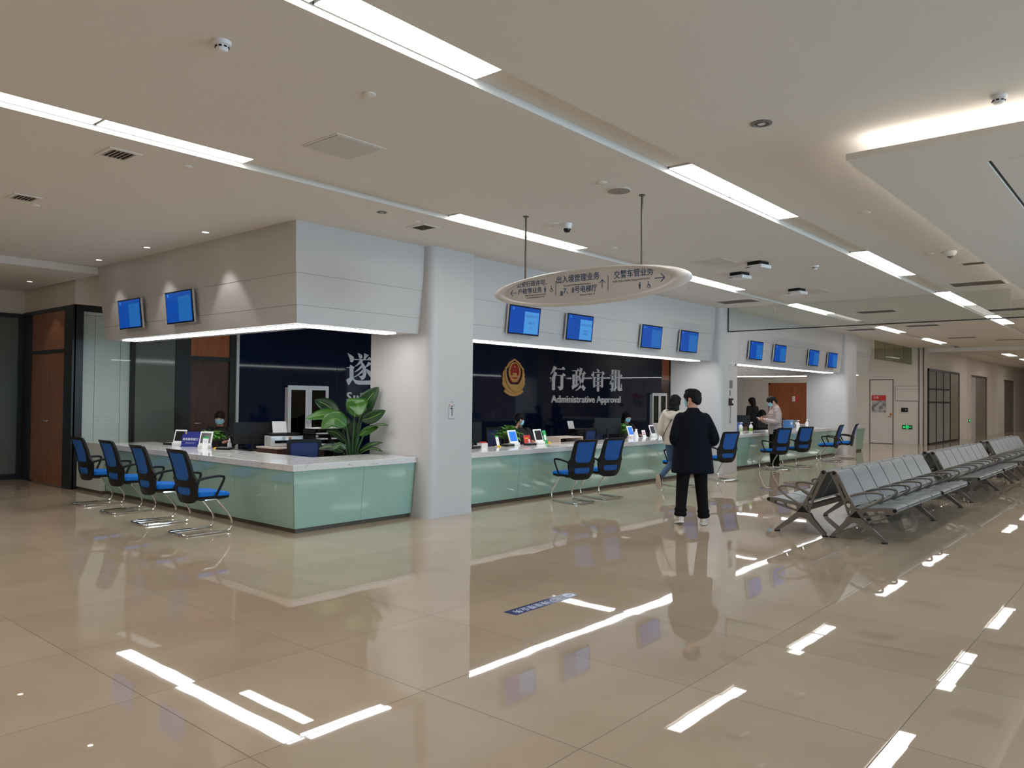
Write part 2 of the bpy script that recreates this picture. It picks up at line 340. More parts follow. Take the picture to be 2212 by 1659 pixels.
GLYPHS = {'xing':[[(18.048,2.532),(18.186,2.474),(18.14,2.423),(17.958,2.301),(17.883,2.266),(17.957,2.356),(18.009,2.446)],[(18.079,2.369),(18.202,2.311),(18.113,2.201),(18.122,2.169),(18.104,2.152),(18.101,1.832),(18.047,1.815),(17.984,1.82),(17.974,1.841),(17.978,2.138),(17.887,2.053),(17.969,2.159),(18.039,2.282)],[(18.19,2.454),(18.439,2.458),(18.499,2.516),(18.593,2.461),(18.579,2.426),(18.209,2.431)],[(18.166,2.266),(18.451,2.266),(18.521,2.33),(18.628,2.266),(18.604,2.237),(18.507,2.24),(18.503,1.894),(18.476,1.849),(18.403,1.82),(18.338,1.814),(18.301,1.868),(18.226,1.923),(18.379,1.931),(18.381,2.236),(18.185,2.24)]],'zheng':[[(18.942,2.424),(19.193,2.428),(19.243,2.491),(19.316,2.428),(19.307,2.411),(19.219,2.408),(19.219,2.014),(19.138,1.995),(19.131,2.405),(18.958,2.405)],[(18.975,2.304),(19.104,2.302),(19.099,2.279),(19.08,2.256),(19.08,1.983),(18.98,1.964)],[(19.218,2.231),(19.254,2.272),(19.314,2.23),(19.31,2.21),(19.218,2.208)],[(18.946,1.958),(19.08,1.985),(19.323,2.042),(19.216,1.951),(19.034,1.88),(18.99,1.839),(18.962,1.879)],[(19.348,2.521),(19.493,2.492),(19.426,2.369),(19.359,2.24),(19.272,2.112),(19.243,2.112),(19.3,2.216),(19.327,2.366)],[(19.396,2.351),(19.515,2.358),(19.568,2.422),(19.665,2.353),(19.635,2.329),(19.397,2.324)],[(19.482,2.33),(19.589,2.333),(19.558,2.153),(19.501,2.014),(19.413,1.92),(19.277,1.849),(19.141,1.804),(19.131,1.819),(19.276,1.895),(19.382,2.0),(19.449,2.128)],[(19.359,2.24),(19.399,2.173),(19.46,2.07),(19.571,1.957),(19.668,1.915),(19.573,1.813),(19.523,1.841),(19.413,1.943),(19.352,2.068),(19.32,2.182)]],'shen':[[(20.255,2.518),(20.349,2.498),(20.398,2.458),(20.378,2.422),(20.298,2.417),(20.281,2.466)],[(20.074,2.442),(20.102,2.39),(20.109,2.308),(20.052,2.265),(20.007,2.27),(19.959,2.315),(20.04,2.388)],[(20.095,2.407),(20.534,2.413),(20.534,2.391),(20.095,2.387)],[(20.525,2.412),(20.582,2.458),(20.705,2.378),(20.616,2.322),(20.553,2.296),(20.562,2.386)],[(20.283,2.354),(20.421,2.352),(20.394,2.304),(20.396,1.818),(20.329,1.799),(20.277,1.816),(20.269,2.312)],[(20.062,2.271),(20.155,2.256),(20.171,1.944),(20.13,1.926),(20.074,1.929),(20.07,2.189)],[(20.5,2.265),(20.552,2.308),(20.634,2.269),(20.607,2.238),(20.605,1.946),(20.558,1.933),(20.499,1.938)],[(20.151,2.256),(20.511,2.257),(20.511,2.236),(20.151,2.236)],[(20.153,2.13),(20.507,2.132),(20.507,2.114),(20.153,2.111)],[(20.155,1.997),(20.509,1.998),(20.509,1.976),(20.156,1.976)]],'pi':[[(21.093,2.517),(21.231,2.512),(21.21,2.473),(21.209,1.865),(21.154,1.816),(21.099,1.815),(21.066,1.863),(21.0,1.901),(21.102,1.897)],[(21.004,2.343),(21.091,2.341),(21.167,2.376),(21.272,2.334),(21.004,2.318)],[(20.997,2.043),(21.028,2.152),(21.105,2.166),(21.269,2.219),(21.27,2.2),(21.182,2.138),(21.063,2.038)],[(21.269,2.523),(21.409,2.513),(21.388,2.472),(21.385,1.953),(21.462,1.979),(21.319,1.854),(21.287,1.817),(21.249,1.829),(21.248,1.914),(21.278,1.933)],[(21.375,2.264),(21.424,2.302),(21.48,2.261),(21.376,2.246)],[(21.461,2.52),(21.605,2.504),(21.583,2.472),(21.587,1.944),(21.621,1.92),(21.643,1.932),(21.675,2.081),(21.702,2.081),(21.7,1.921),(21.742,1.872),(21.656,1.834),(21.521,1.832),(21.471,1.869)],[(21.582,2.239),(21.636,2.394),(21.744,2.339),(21.672,2.29),(21.582,2.214)]],'sui':[[(10.618,2.526),(10.682,2.499),(10.769,2.456),(10.788,2.431),(10.786,2.379),(10.76,2.339),(10.723,2.329),(10.696,2.345),(10.679,2.409)],[(10.897,2.538),(10.946,2.529),(11.006,2.502),(11.023,2.472),(11.013,2.432),(10.975,2.412),(10.948,2.416),(10.93,2.464)],[(11.077,2.545),(11.202,2.507),(11.139,2.451),(11.101,2.41),(11.057,2.408),(11.078,2.47)],[(10.807,2.404),(11.162,2.408),(11.217,2.468),(11.307,2.419),(11.307,2.395),(10.813,2.385)],[(10.959,2.388),(11.052,2.392),(11.009,2.336),(10.944,2.29),(10.832,2.234),(10.821,2.244),(10.89,2.297)],[(11.02,2.341),(11.076,2.295),(11.11,2.244),(11.133,2.175),(11.137,2.087),(11.114,2.008),(11.065,1.959),(11.0,1.944),(10.982,1.987),(10.922,2.033),(11.003,2.031),(11.036,2.054),(11.057,2.12),(11.045,2.189),(11.01,2.267),(10.988,2.309)],[(11.004,2.284),(11.033,2.233),(10.957,2.178),(10.818,2.108),(10.809,2.117),(10.924,2.203)],[(11.039,2.181),(11.046,2.12),(10.938,2.055),(10.804,1.995),(10.793,2.004),(10.905,2.072)],[(11.191,2.361),(11.236,2.341),(11.297,2.322),(11.22,2.275),(11.11,2.222),(11.099,2.235),(11.153,2.29)],[(11.121,2.201),(11.233,2.161),(11.346,2.111),(11.269,2.012),(11.224,2.046),(11.167,2.106)],[(10.597,2.215),(10.672,2.218),(10.697,2.272),(10.805,2.226),(10.795,2.198),(10.779,2.191),(10.782,1.991),(10.821,1.948),(10.886,1.933),(11.016,1.931),(11.243,1.941),(11.405,1.958),(11.384,1.9),(11.34,1.846),(10.931,1.838),(10.844,1.858),(10.756,1.947),(10.668,1.829),(10.641,1.828),(10.587,1.938),(10.681,1.992),(10.677,2.198),(10.598,2.2)]]}
# ================================================================ THE SETTING
struct('floor', B((-18, -9, -.2), (60, 17, 0)), M_FLOOR)
T1, T2 = (3.09, 3.385), (5.885, 6.18)      # the two recessed light troughs (y ranges)
TR = .055
cp = [(-9, H), (T1[0], H), (T1[0], H+TR), (T1[1], H+TR), (T1[1], H), (T2[0], H), (T2[0], H+TR), (T2[1], H+TR), (T2[1], H), (17, H), (17, H+.3), (-9, H+.3)]
struct('ceiling', MB().prism(cp, lambda a, b, t: (t, a, b), -18, 60), M_CEIL, smooth=0)
struct('wall_back', B((-18.2, -9, 0), (-18, 17, H)), M_WALL2)
struct('wall_far', B((60, -9, 0), (60.2, 17, H)), M_WALL2)
wr = MB(); xs = [-18]+[v for a in (-1.0, 4.0, 8.7) for v in (a, a+4.6 if a < 30 else a+3.4)]+[60]
for a, b in zip(xs[0::2], xs[1::2]): wr.box((a, -9.2, 0), (b, -9, H))
for a, b in zip(xs[1:-1:2], xs[2::2]): wr.box((a, -9.2, 0), (b, -9, .3)); wr.box((a, -9.2, 2.95), (b, -9, H))
struct('wall_right', wr, M_WALL2)
for k, a in enumerate((-1.0, 4.0, 8.7)):  # windows out of view, added to supply the daylight
    WW = 4.6 if a < 30 else 3.4
    fr = MB()
    for x in (a, a+WW*.33, a+WW*.66, a+WW-.07): fr.box((x, -9.15, .3), (x+.07, -9.05, 2.95))
    fr.box((a, -9.15, .3), (a+WW, -9.05, .37)); fr.box((a, -9.15, 2.88), (a+WW, -9.05, 2.95))
    wo = struct('window_%d' % (k+6), fr, M_DARKFRAME)
    B((a, -9.105, .34), (a+WW, -9.095, 2.91)).build('window_pane', M_GLASS, wo)
# solid core behind the staff area and the office, warm bulkhead over the alcove
struct('wall_left', B((5.085, 13.97, 0), (31.4, 17, H)), M_WALL)
struct('wall_office', B((5.06, 13.85, 3.06), (8.0, 13.97, H)).box((5.06, 13.97, 3.05), (5.085, 16.2, H)), M_WALL2)
struct('trim_1', B((-18, 12.86, 3.45), (5.03, 17, H)), M_CEIL, bevel=.01)
struct('wall_alcove', B((-18, 16.2, 3.03), (5.085, 16.4, 3.45)).box((-18, 16.3, 0), (5.085, 16.4, 3.03)), M_WALL2)
ag = struct('window_4', MB().box((-18, 16.16, 2.96), (5.06, 16.3, 3.03)).box((4.96, 16.16, 0), (5.06, 16.3, 2.96)).box((-18, 16.16, 0), (4.96, 16.3, .1)).box((3.3, 16.16, .1), (3.38, 16.3, 2.96)).box((1.6, 16.16, .1), (1.68, 16.3, 2.96)), M_DARKFRAME)
B((-18, 16.21, .1), (4.96, 16.23, 2.96)).build('window_pane', M_DARKGLASS, ag)
# wooden double door in the alcove's side wall
d1 = struct('door_1', MB().box((5.03, 15.72, 0), (5.085, 16.16, 3.05)).box((5.03, 13.85, 0), (5.085, 14.2, 3.05)).box((5.03, 14.2, 2.27), (5.085, 15.72, 2.33)).box((5.03, 14.2, 2.98), (5.085, 15.72, 3.05)), M_DARKFRAME)
B((5.04, 14.2, 2.33), (5.08, 15.72, 2.98)).build('transom_panel', M_WOOD, d1)
for y0, y1 in ((14.2, 14.957), (14.963, 15.72)):
    lf = B((5.04, y0, .02), (5.08, y1, 2.27)).build('door_leaf', M_WOOD, d1, bevel=.003)
    yy = 14.9 if y0 < 14.5 else 15.02
    MB().tube([(5.04, yy, 1.1), (4.99, yy, 1.1), (4.985, yy+(-.1 if y0 < 14.5 else .1), 1.1)], .011).cyl((5.028, yy, 1.1), .026, .012, axis='x').build('door_handle', M_CHROME, lf)
# office front: blinds behind glass, grey pane, door, white strip
of = struct('window_5', MB().box((5.06, 13.85, 0), (5.2, 13.95, 3.06)).box((5.99, 13.85, 0), (6.06, 13.95, 3.06)).box((6.78, 13.85, 0), (6.995, 13.95, 3.06)).box((5.2, 13.85, 2.97), (6.99, 13.95, 3.06)).box((5.2, 13.85, 0), (6.99, 13.95, .12)), M_DARKFRAME)
B((5.2, 13.862, .12), (5.99, 13.87, 2.97)).build('window_pane', M_GLASS, of)
B((6.06, 13.87, .12), (6.78, 13.89, 2.97)).build('grey_pane', M_DARKGLASS, of)
d2 = struct('door_2', MB().box((6.995, 13.86, 0), (7.07, 13.96, 3.06)).box((7.85, 13.86, 0), (7.97, 13.96, 3.06)).box((7.07, 13.86, 2.22), (7.85, 13.96, 2.3)).box((6.995, 13.86, 2.98), (7.97, 13.96, 3.06)), M_DARKFRAME)
B((7.07, 13.89, 2.3), (7.85, 13.95, 2.98)).build('transom_panel', M_WOOD_OR, d2)
lf = B((7.07, 13.9, .01), (7.85, 13.95, 2.22)).build('door_leaf', M_WOOD_DARK, d2)
MB().tube([(7.15, 13.9, 1.05), (7.15, 13.85, 1.05), (7.26, 13.845, 1.05)], .01).build('door_handle', M_CHROME, lf)
struct('trim_2', B((7.975, 13.83, 0), (8.03, 13.97, H)), M_SILVER)
nv = MB()
for k in range(7):
    a = 8.035+k*2.325; nv.box((a, 13.85, 0), (a+2.321, 13.97, H))
struct('wall_navy', nv, M_BLUEGLASS, bevel=.002)
d3 = struct('door_3', MB().box((24.31, 13.86, 0), (24.37, 13.96, H)).box((24.92, 13.86, 0), (25.0, 13.96, H)).box((24.37, 13.86, 2.21), (24.92, 13.96, 2.26)), M_DARKFRAME)
B((24.37, 13.88, 2.26), (24.92, 13.95, H)).build('transom_panel', M_WOOD_OR, d3)
B((24.37, 13.88, .01), (24.92, 13.95, 2.21)).build('door_leaf', M_WOOD_DARK, d3)
# columns with their short wing walls
for k, (a, b) in enumerate(((7.0, 7.81), (15.5, 16.3), (23.87, 24.68))):
    pl = roundpoly([(a, 7.39), (b, 7.39), (b, 8.6), (a, 8.6)], [.16, .012, .01, .01], 8)
    c = struct('column_%d' % (k+1), MB().prism(pl, lambda u, v, t: (u, v, t), 0, H), M_WALL, smooth=40)
    pb = roundpoly([(a-.004, 7.386), (b+.004, 7.386), (b+.004, 8.6), (a-.004, 8.6)], [.164, .012, .01, .01], 8)
    struct('baseboard_%d' % (k+1), MB().prism(pb, lambda u, v, t: (u, v, t), 0, .065), M_WALL, smooth=40)
# fascia over the counters: profile leans inwards to its lower edge
FP = [(0, 2.42), (.024, 2.62), (.017, 2.623), (.017, 2.627), (.025, 2.63), (.06, 2.98), (.053, 2.983), (.053, 2.987), (.061, 2.99), (.08, 3.15), (.09, H), (-.55, H), (-.55, 2.42)]
def fascia(name, stations):
    return struct(name, MB().rings([[f(o, z) for o, z in FP] for f in stations]), M_WALL, smooth=0)
fascia('trim_3', [lambda o, z: (5.13-o, 12.76+1.1*max(o, 0), z), lambda o, z: (5.13-o, 7.62-o, z), lambda o, z: (7.0, 7.62-o, z)])
fascia('trim_4', [lambda o, z: (7.81, 7.62-o, z), lambda o, z: (15.5, 7.62-o, z)])
fascia('trim_5', [lambda o, z: (16.3, 7.62-o, z), lambda o, z: (23.87, 7.62-o, z)])
fascia('trim_6', [lambda o, z: (24.68, 7.62-o, z), lambda o, z: (26.55+2*o, 7.62-o, z), lambda o, z: (26.55+2*o, 13.85, z)])
# far end wall, corridor wall beyond
struct('wall_end', B((31.4, 7.07, 0), (31.6, 17, H)), M_WALL2)
dw = struct('door_4', B((31.385, 8.07, 0), (31.4, 8.1, 2.42)).box((31.385, 8.89, 0), (31.4, 8.92, 2.42)).box((31.385, 8.07, 2.39), (31.4, 8.92, 2.42)).box((31.39, 8.1, 0), (31.4, 8.89, .02)), M_TRIM)
lf = B((31.38, 8.105, .02), (31.4, 8.885, 2.385)).build('door_leaf', M_WALL2, dw)
MB().box((31.365, 8.13, 1.06), (31.38, 8.19, 1.16)).tube([(31.365, 8.16, 1.02), (31.33, 8.16, 1.02), (31.33, 8.25, 1.02)], .012).build('door_handle', mat('brass_lock', (190, 110, 50), .4, .6), lf)
db = struct('door_5', B((31.37, 11.14, 0), (31.4, 11.22, 2.3)).box((31.37, 12.78, 0), (31.4, 12.86, 2.3)).box((31.37, 11.14, 2.23), (31.4, 12.86, 2.3)), M_WOOD_OR)
for a, b in ((11.22, 11.998), (12.002, 12.78)): B((31.375, a, .01), (31.4, b, 2.23)).build('door_leaf', M_WOOD_OR, db)
struct('trim_7', B((31.36, 7.03, 0), (31.4, 7.07, H)).box((31.36, 7.19, 0), (31.4, 7.22, H)), M_TRIM)
cw = MB(); cx = [31.6, 40.0, 44.1, 48.7, 52.3, 60]
for a, b in ((31.6, 40.0), (44.1, 48.7), (52.3, 60)): cw.box((a, 7.05, 0), (b, 7.3, H))
for a, b in ((40.0, 44.1), (48.7, 52.3)): cw.box((a, 7.05, 2.82), (b, 7.3, H)).box((a, 7.2, 0), (b, 7.3, 2.82))
struct('wall_corridor', cw, M_WALL2)
gd = struct('door_6', B((31.95, 7.0, 0), (32.02, 7.05, 2.83)).box((37.2, 7.0, 0), (37.3, 7.05, 2.83)).box((31.95, 7.0, 2.74), (37.3, 7.05, 2.83)).box((31.95, 7.0, 0), (37.3, 7.05, .06))
            .box((32.02, 7.01, 2.05), (35.6, 7.04, 2.1)).box((32.02, 7.01, 1.55), (35.6, 7.04, 1.6)).box((33.2, 7.01, 0), (33.26, 7.04, 2.74)).box((34.4, 7.01, 0), (34.46, 7.04, 2.74)).box((35.6, 7.01, 0), (35.66, 7.04, 2.74)), M_DARKFRAME)
for a, b in ((32.02, 33.2), (33.26, 34.4), (34.46, 35.6)): B((a, 7.03, .06), (b, 7.046, 2.74)).build('door_pane', mat('grey_door_glass', (168, 172, 168), .12), gd)
B((35.66, 7.02, .06), (37.2, 7.046, 2.74)).build('steel_panel', M_STEEL, gd)
for k, (a, m_, b) in enumerate(((40.0, 41.5, 44.1), (48.7, 49.5, 52.3))):
    ev = struct('door_%d' % (7+k), B((a, 7.1, 0), (a+.05, 7.2, 2.82)).box((b-.05, 7.1, 0), (b, 7.2, 2.82)).box((a, 7.1, 2.76), (b, 7.2, 2.82)), M_TRIM)
    B((a+.05, 7.14, 0), (m_, 7.2, 2.76)).build('white_leaf', M_WALL, ev); B((m_, 7.15, 0), (b-.05, 7.2, 2.76)).build('steel_leaf', M_STEEL, ev)
for k, x in enumerate((38.6, 46.4)):
    struct('column_%d' % (4+k), MB().cyl((x, 7.25, 0), .28, H, 28), M_WALL2)
struct('trim_8', B((32.0, 3.2, 3.43), (32.35, 7.05, H)), M_CEIL)

# suspended ceiling raft with a cove of light above its edge
RX0, RY1, RZ = 5.98, 1.87, 3.385
def frame_plate(x0, x1, y0, y1, w, z0, z1):
    return MB().box((x0, y1-w, z0), (x1, y1, z1)).box((x0, y0, z0), (x0+w, y1-w, z1)).box((x1-w, y0, z0), (x1, y1-w, z1)).box((x0+w, y0, z0), (x1-w, y0+w, z1))
raft = struct('ceiling_raft', MB().box((RX0, RY1-.8, RZ), (30, RY1, RZ+.05)).box((RX0, -6, RZ), (RX0+.66, RY1-.8, RZ+.05)).box((RX0+.685, -6, RZ+.006), (30, RY1-.825, RZ+.05)), M_CEIL)
B((RX0+.2, -6, RZ+.05), (30, RY1-.2, H)).build('upstand', M_CEIL, raft)
B((RX0+.6, -6, RZ+.02), (RX0+.75, RY1-.75, RZ+.048)).box((RX0+.6, RY1-.85, RZ+.02), (30, RY1-.75, RZ+.048)).build('air_slot', M_BLACK, raft)
cl = thing('cove_light_strip', 'warm white light strip hidden on top of the suspended ceiling raft edge', 'strip light', (RX0+.1, RY1-.1, RZ+.05))
M_COVE = mat('cove_glow', (255, 255, 255), .5, emit=(255, 246, 236), estr=16)
B((RX0+.13, -6, RZ+.052), (RX0+.155, RY1-.14, RZ+.066)).build('light_strip', M_COVE, cl, world=True)
B((RX0+.13, RY1-.155, RZ+.052), (30, RY1-.13, RZ+.066)).build('light_strip', mat('cove_glow_long', (255, 255, 255), .5, emit=(255, 250, 245), estr=11), cl, world=True)

# hanging glass smoke barriers
sb = thing('smoke_barrier', 'clear glass smoke barrier hanging across the hall from the second column', 'smoke barrier', (15.8, 2.0, H))
ys = [7.385-1.04*k for k in range(10)]
for a, b in zip(ys[1:], ys): B((15.795, a+.004, 3.075), (15.805, b-.004, H if a > 1.88 else RZ-.003)).build('glass_pane', M_GLASS, sb, world=True)
B((15.788, ys[-1], 3.055), (15.812, 7.385, 3.075)).box((15.788, 7.37, 3.075), (15.812, 7.388, H)).build('edge_channel', M_DARKFRAME, sb, world=True)
s2 = thing('smoke_barrier', 'greenish glass smoke barrier hanging between third column and far end wall', 'smoke barrier', (28, 7.45, H))
for k in range(4): B((26.75+k*1.16, 7.445, 2.97), (26.75+k*1.16+1.152, 7.455, H)).build('glass_pane', M_GLASSG, s2, world=True)
B((26.75, 7.438, 2.955), (31.39, 7.462, 2.97)).build('edge_channel', M_TRIM, s2, world=True)

# ceiling light panels: pairs in the two troughs
def lamp_panel(x, L, y0, y1, label, group, z=H+TR, turn=0):
    t = thing('light_panel', label, 'ceiling light', (x+L/2, (y0+y1)/2, z), turn, group)
    B((-L/2+.004, -(y1-y0)/2+.012, -.02), (L/2-.004, (y1-y0)/2-.02, -.004)).build('diffuser', M_LAMP, t)
    hw = (y1-y0)/2
    MB().box((-L/2, -hw+.002, -.018), (-L/2+.004, hw-.01, 0)).box((L/2-.004, -hw+.002, -.018), (L/2, hw-.01, 0)).box((-L/2, -hw+.002, -.018), (L/2, -hw+.012, 0)).box((-L/2, hw-.02, -.018), (L/2, hw-.01, 0)).build('frame', M_SILVER, t)
    return t
R1 = [(-13.76, -11.3), (-8.81, -6.35), (-3.86, -1.4), (1.10, 3.55), (6.01, 8.46), (10.97, 13.47), (15.92, 18.37), (20.8, 23.3)]
R2 = [(-13.76, -11.3), (-8.81, -6.35), (-3.86, -1.4), (1.14, 3.58), (6.10, 8.53), (11.07, 13.53), (16.1, 18.4), (22.3, 24.6), (27.3, 29.9)]
for R, T, wh in ((R1, T1, 'near the hall centre'), (R2, T2, 'along the counters')):
    for k, (a, b) in enumerate(R):
        m_ = (a+b)/2; which = 'last but one ' if False else ''
        for j, (p, q) in enumerate(((a, m_-.012), (m_+.012, b))):
            if k < 3: lab = 'ceiling light panel behind the camera, in the row '+wh  # out of view, added to light the hall from behind
            else: lab = '%s panel of the %s ceiling light pair from the camera, row %s' % ('nearer' if j == 0 else 'farther', ORD[k-3], wh)
            lamp_panel(p, q-p, T[0], T[1], lab, 'ceiling light panels in the troughs')
for k, (a, b, y) in enumerate(((36.6, 38.6, 5.25), (41.2, 43.4, 5.25), (47, 49, 5.25))):
    lamp_panel(a, b-a, y-.16, y+.16, '%s ceiling light panel beyond the far beam' % ORD[k], 'ceiling lights in the far corridor', z=H)
for x in (-13, -9, -5, -1.2):                # unseen panels behind the camera, added to brighten the hall
    for y in (.3, -2.5, -5.3): lamp_panel(x, 2.4, y-.14, y+.14, 'ceiling light panel in the part of the hall behind the camera', 'ceiling lights behind the camera', z=H)
    for y in (7.9, 9.3, 11): lamp_panel(x, 2.4, y-.14, y+.14, 'ceiling light panel in the part of the hall behind the camera', 'ceiling lights behind the camera', z=H)
for y in (9.3, 10.9): lamp_panel(1.25, .8, y-.14, y+.14, 'ceiling light panel in the part of the hall behind the camera', 'ceiling lights behind the camera', z=H)  # just out of view, added to lift the left fascia
for y in (9.4, 11.6): lamp_panel(28.3, 1.6, y-.14, y+.14, 'ceiling light panel between the end counter and the far wall', 'ceiling lights over the staff area', z=H, turn=pi/2)  # hidden by the fascia, added to brighten the far wall
for x in (7.36, 16.12, 24.6):
    for y in (10.9, 11.9): lamp_panel(x-.49, .98, y-.14, y+.14, 'ceiling light panel over the staff area behind the counters', 'ceiling lights over the staff area', z=H, turn=pi/2)
for x in (9, 13, 17, 21, 25, 28):  # panels out of view, added to brighten the right side
    for y in (-1.6, -4.2): lamp_panel(x, 2.0, y-.14, y+.14, 'ceiling light panel under the suspended raft', 'ceiling lights under the raft', z=RZ)
for x in (16.5, 20, 23.5, 27): lamp_panel(x, 2.0, .86, 1.14, 'ceiling light panel under the suspended raft', 'ceiling lights under the raft', z=RZ)  # another unseen row, added to brighten the far ceiling
for x in (31.5, 34, 36.5, 39, 42, 45, 49):  # unseen panels added to raise the light at the far end
    for y in (.8, -1.6, -4.2): lamp_panel(x, 2.0, y-.14, y+.14, 'ceiling light panel at the far side of the hall', 'ceiling lights at the far side', z=H)
# strip lights under the fascia
def strip(axis, a, b, fixed, label):
    L = b-a; c = ((a+b)/2, fixed, 2.418) if axis == 'x' else (fixed, (a+b)/2, 2.418)
    t = thing('strip_light', label, 'strip light', c, 0 if axis == 'x' else pi/2, 'strip lights under the fascia')
    B((-L/2+.008, -.105, -.014), (L/2-.008, .105, -.004)).build('diffuser', M_STRIP, t)
    B((-L/2, -.115, -.004), (L/2, .115, 0)).build('housing', M_SILVER, t)
cuts = [7.78, 9.0, 10.2, 11.4, 12.4]
for k, (a, b) in enumerate(zip(cuts, cuts[1:])): strip('y', a, b, 5.32, '%s strip light from the corner under the left fascia' % ORD[k])
cuts = [5.45, 6.72]
strip('x', 5.46, 6.7, 7.82, 'strip light under fascia between the corner and first column')
cuts = [7.84+1.215*k for k in range(7)]
for k, (a, b) in enumerate(zip(cuts, cuts[1:])): strip('x', a, b, 7.8, '%s strip light after the first column under the middle fascia' % ORD[k])
cuts = [16.33+1.2*k for k in range(7)]
for k, (a, b) in enumerate(zip(cuts, cuts[1:])): strip('x', a, b, 7.8, '%s strip light after the second column under the far fascia' % ORD[k])
strip('x', 24.72, 25.9, 7.8, 'short strip light beyond the third column')
cuts = [8.3+1.25*k for k in range(5)]
for k, (a, b) in enumerate(zip(cuts, cuts[1:])): strip('y', a, b, 26.3, '%s strip light under the far end fascia behind third column' % ORD[k])
# ================================================================ COUNTERS
CT, CB = .80, .725                         # top and underside of the stone
def counter_run(root, x0, x1, joints, y0=7.62):
    """front glass, plinth and body of a straight run facing the hall"""
    js = [x0]+joints+[x1]
    for a, b in zip(js, js[1:]):
        MB().rings([[(a+.002, y0+.025, CB), (b-.002, y0+.025, CB), (b-.002, y0+.037, CB), (a+.002, y0+.037, CB)],
                    [(a+.002, y0+.09, .055), (b-.002, y0+.09, .055), (b-.002, y0+.102, .055), (a+.002, y0+.102, .055)]]).build('front_panel', M_GREEN, root, world=True, smooth=0)
    B((x0, y0+.125, 0), (x1, y0+.14, .055)).build('toe_kick', M_KICK, root, world=True)
    B((x0, y0+.14, .0), (x1, y0+.5, CB)).build('body', M_CREAMWOOD, root, world=True)
c1 = thing('service_counter', 'corner service counter with marble top and mint glass fronts, left of first column', 'counter', (5.6, 8.0, 0))
poly = [(5.11, 12.85), (5.11, 7.62), (6.995, 7.62), (6.995, 8.43), (5.93, 8.43), (5.93, 12.85)]
MB().prism(poly, lambda u, v, t: (u, v, t), CB, CT).build('countertop', M_MARBLE, c1, world=True, bevel=.004)
js = [7.62, 8.95, 10.25, 11.55, 12.85]
for i, (a, b) in enumerate(zip(js, js[1:])):
    q0, q1 = (a+.022, a+.087) if i == 0 else (a+.002, a+.002)
    MB().rings([[(5.135, q0, CB), (5.147, q0, CB), (5.147, b-.002, CB), (5.135, b-.002, CB)],
                [(5.2, q1, .055), (5.212, q1, .055), (5.212, b-.002, .055), (5.2, b-.002, .055)]]).build('front_panel', M_GREEN, c1, world=True, smooth=0)
for a, b, k in ((5.135, 6.15, 1), (6.15, 6.99, 0)):
    p0, p1 = (a, a+.065) if k else (a+.002, a+.002)
    MB().rings([[(p0, 7.645, CB), (b-.002, 7.645, CB), (b-.002, 7.657, CB), (p0, 7.657, CB)],
                [(p1, 7.71, .055), (b-.002, 7.71, .055), (b-.002, 7.722, .055), (p1, 7.722, .055)]]).build('front_panel', M_GREEN, c1, world=True, smooth=0)
MB().box((5.235, 7.745, 0), (5.25, 12.85, .055)).box((5.25, 7.745, 0), (6.99, 7.76, .055)).build('toe_kick', M_KICK, c1, world=True)
MB().box((5.25, 7.76, 0), (5.6, 12.85, CB)).box((5.6, 7.76, 0), (6.99, 8.1, CB)).build('body', M_CREAMWOOD, c1, world=True)
g = thing('counter_gate', 'plain pale panel closing the gap between left counter and blinds', 'panel', (5.2, 13.3, 0))
B((5.13, 12.86, .05), (5.19, 13.84, .79)).build('panel', mat('pale_grey_panel', (200, 208, 200), .15), g, world=True)
B((5.15, 12.86, 0), (5.18, 13.84, .05)).build('toe_kick', M_KICK, g, world=True)
def straight_counter(x0, x1, joints, label):
    c = thing('service_counter', label, 'counter', ((x0+x1)/2, 8, 0))
    B((x0, 7.62, CB), (x1, 8.43, CT)).build('countertop', M_MARBLE, c, world=True, bevel=.004)
    counter_run(c, x0, x1, joints); return c
straight_counter(7.815, 15.495, [9.16, 10.45, 11.74, 13.03, 14.3], 'middle service counter with marble top and mint glass front between first and second columns')
straight_counter(16.305, 23.865, [17.6, 18.9, 20.2, 21.5, 22.8], 'far service counter with marble top and mint glass front, after second column')
ec = thing('service_counter', 'short end counter wrapping round the far side of third column', 'counter', (25.6, 8, 0))
MB().prism([(24.685, 7.62), (26.55, 7.62), (26.55, 12.5), (25.75, 12.5), (25.75, 8.43), (24.685, 8.43)], lambda u, v, t: (u, v, t), CB, CT).build('countertop', M_MARBLE, ec, world=True, bevel=.004)
counter_run(ec, 24.685, 26.4, [])
B((26.36, 7.78, 0), (26.41, 12.5, CB)).build('body', M_CREAMWOOD, ec, world=True)
# staff desks behind the counters
def desk(x0, y0, x1, y1, label, name='staff_desk', z=.745):
    t = thing(name, label, 'desk', ((x0+x1)/2, (y0+y1)/2, 0))
    B((x0, y0, z-.025), (x1, y1, z)).build('desk_top', M_CREAMWOOD, t, world=True, bevel=.003)
    for x in (x0+.03, x1-.05):
        for y in (y0+.03, y1-.05): B((x, y, 0), (x+.03, y+.03, z-.025)).build('leg', M_SILVER, t, world=True)
    return t
desk(5.94, 10.2, 6.45, 12.5, 'pale staff desk along the inside of the left counter')
desk(7.9, 8.44, 12.1, 8.93, 'long pale staff desk behind the middle counter, first half')
desk(13.12, 8.44, 15.4, 8.93, 'long pale staff desk behind the middle counter, second half')
desk(16.4, 8.62, 24.4, 9.02, 'long pale staff desk behind the far counter')

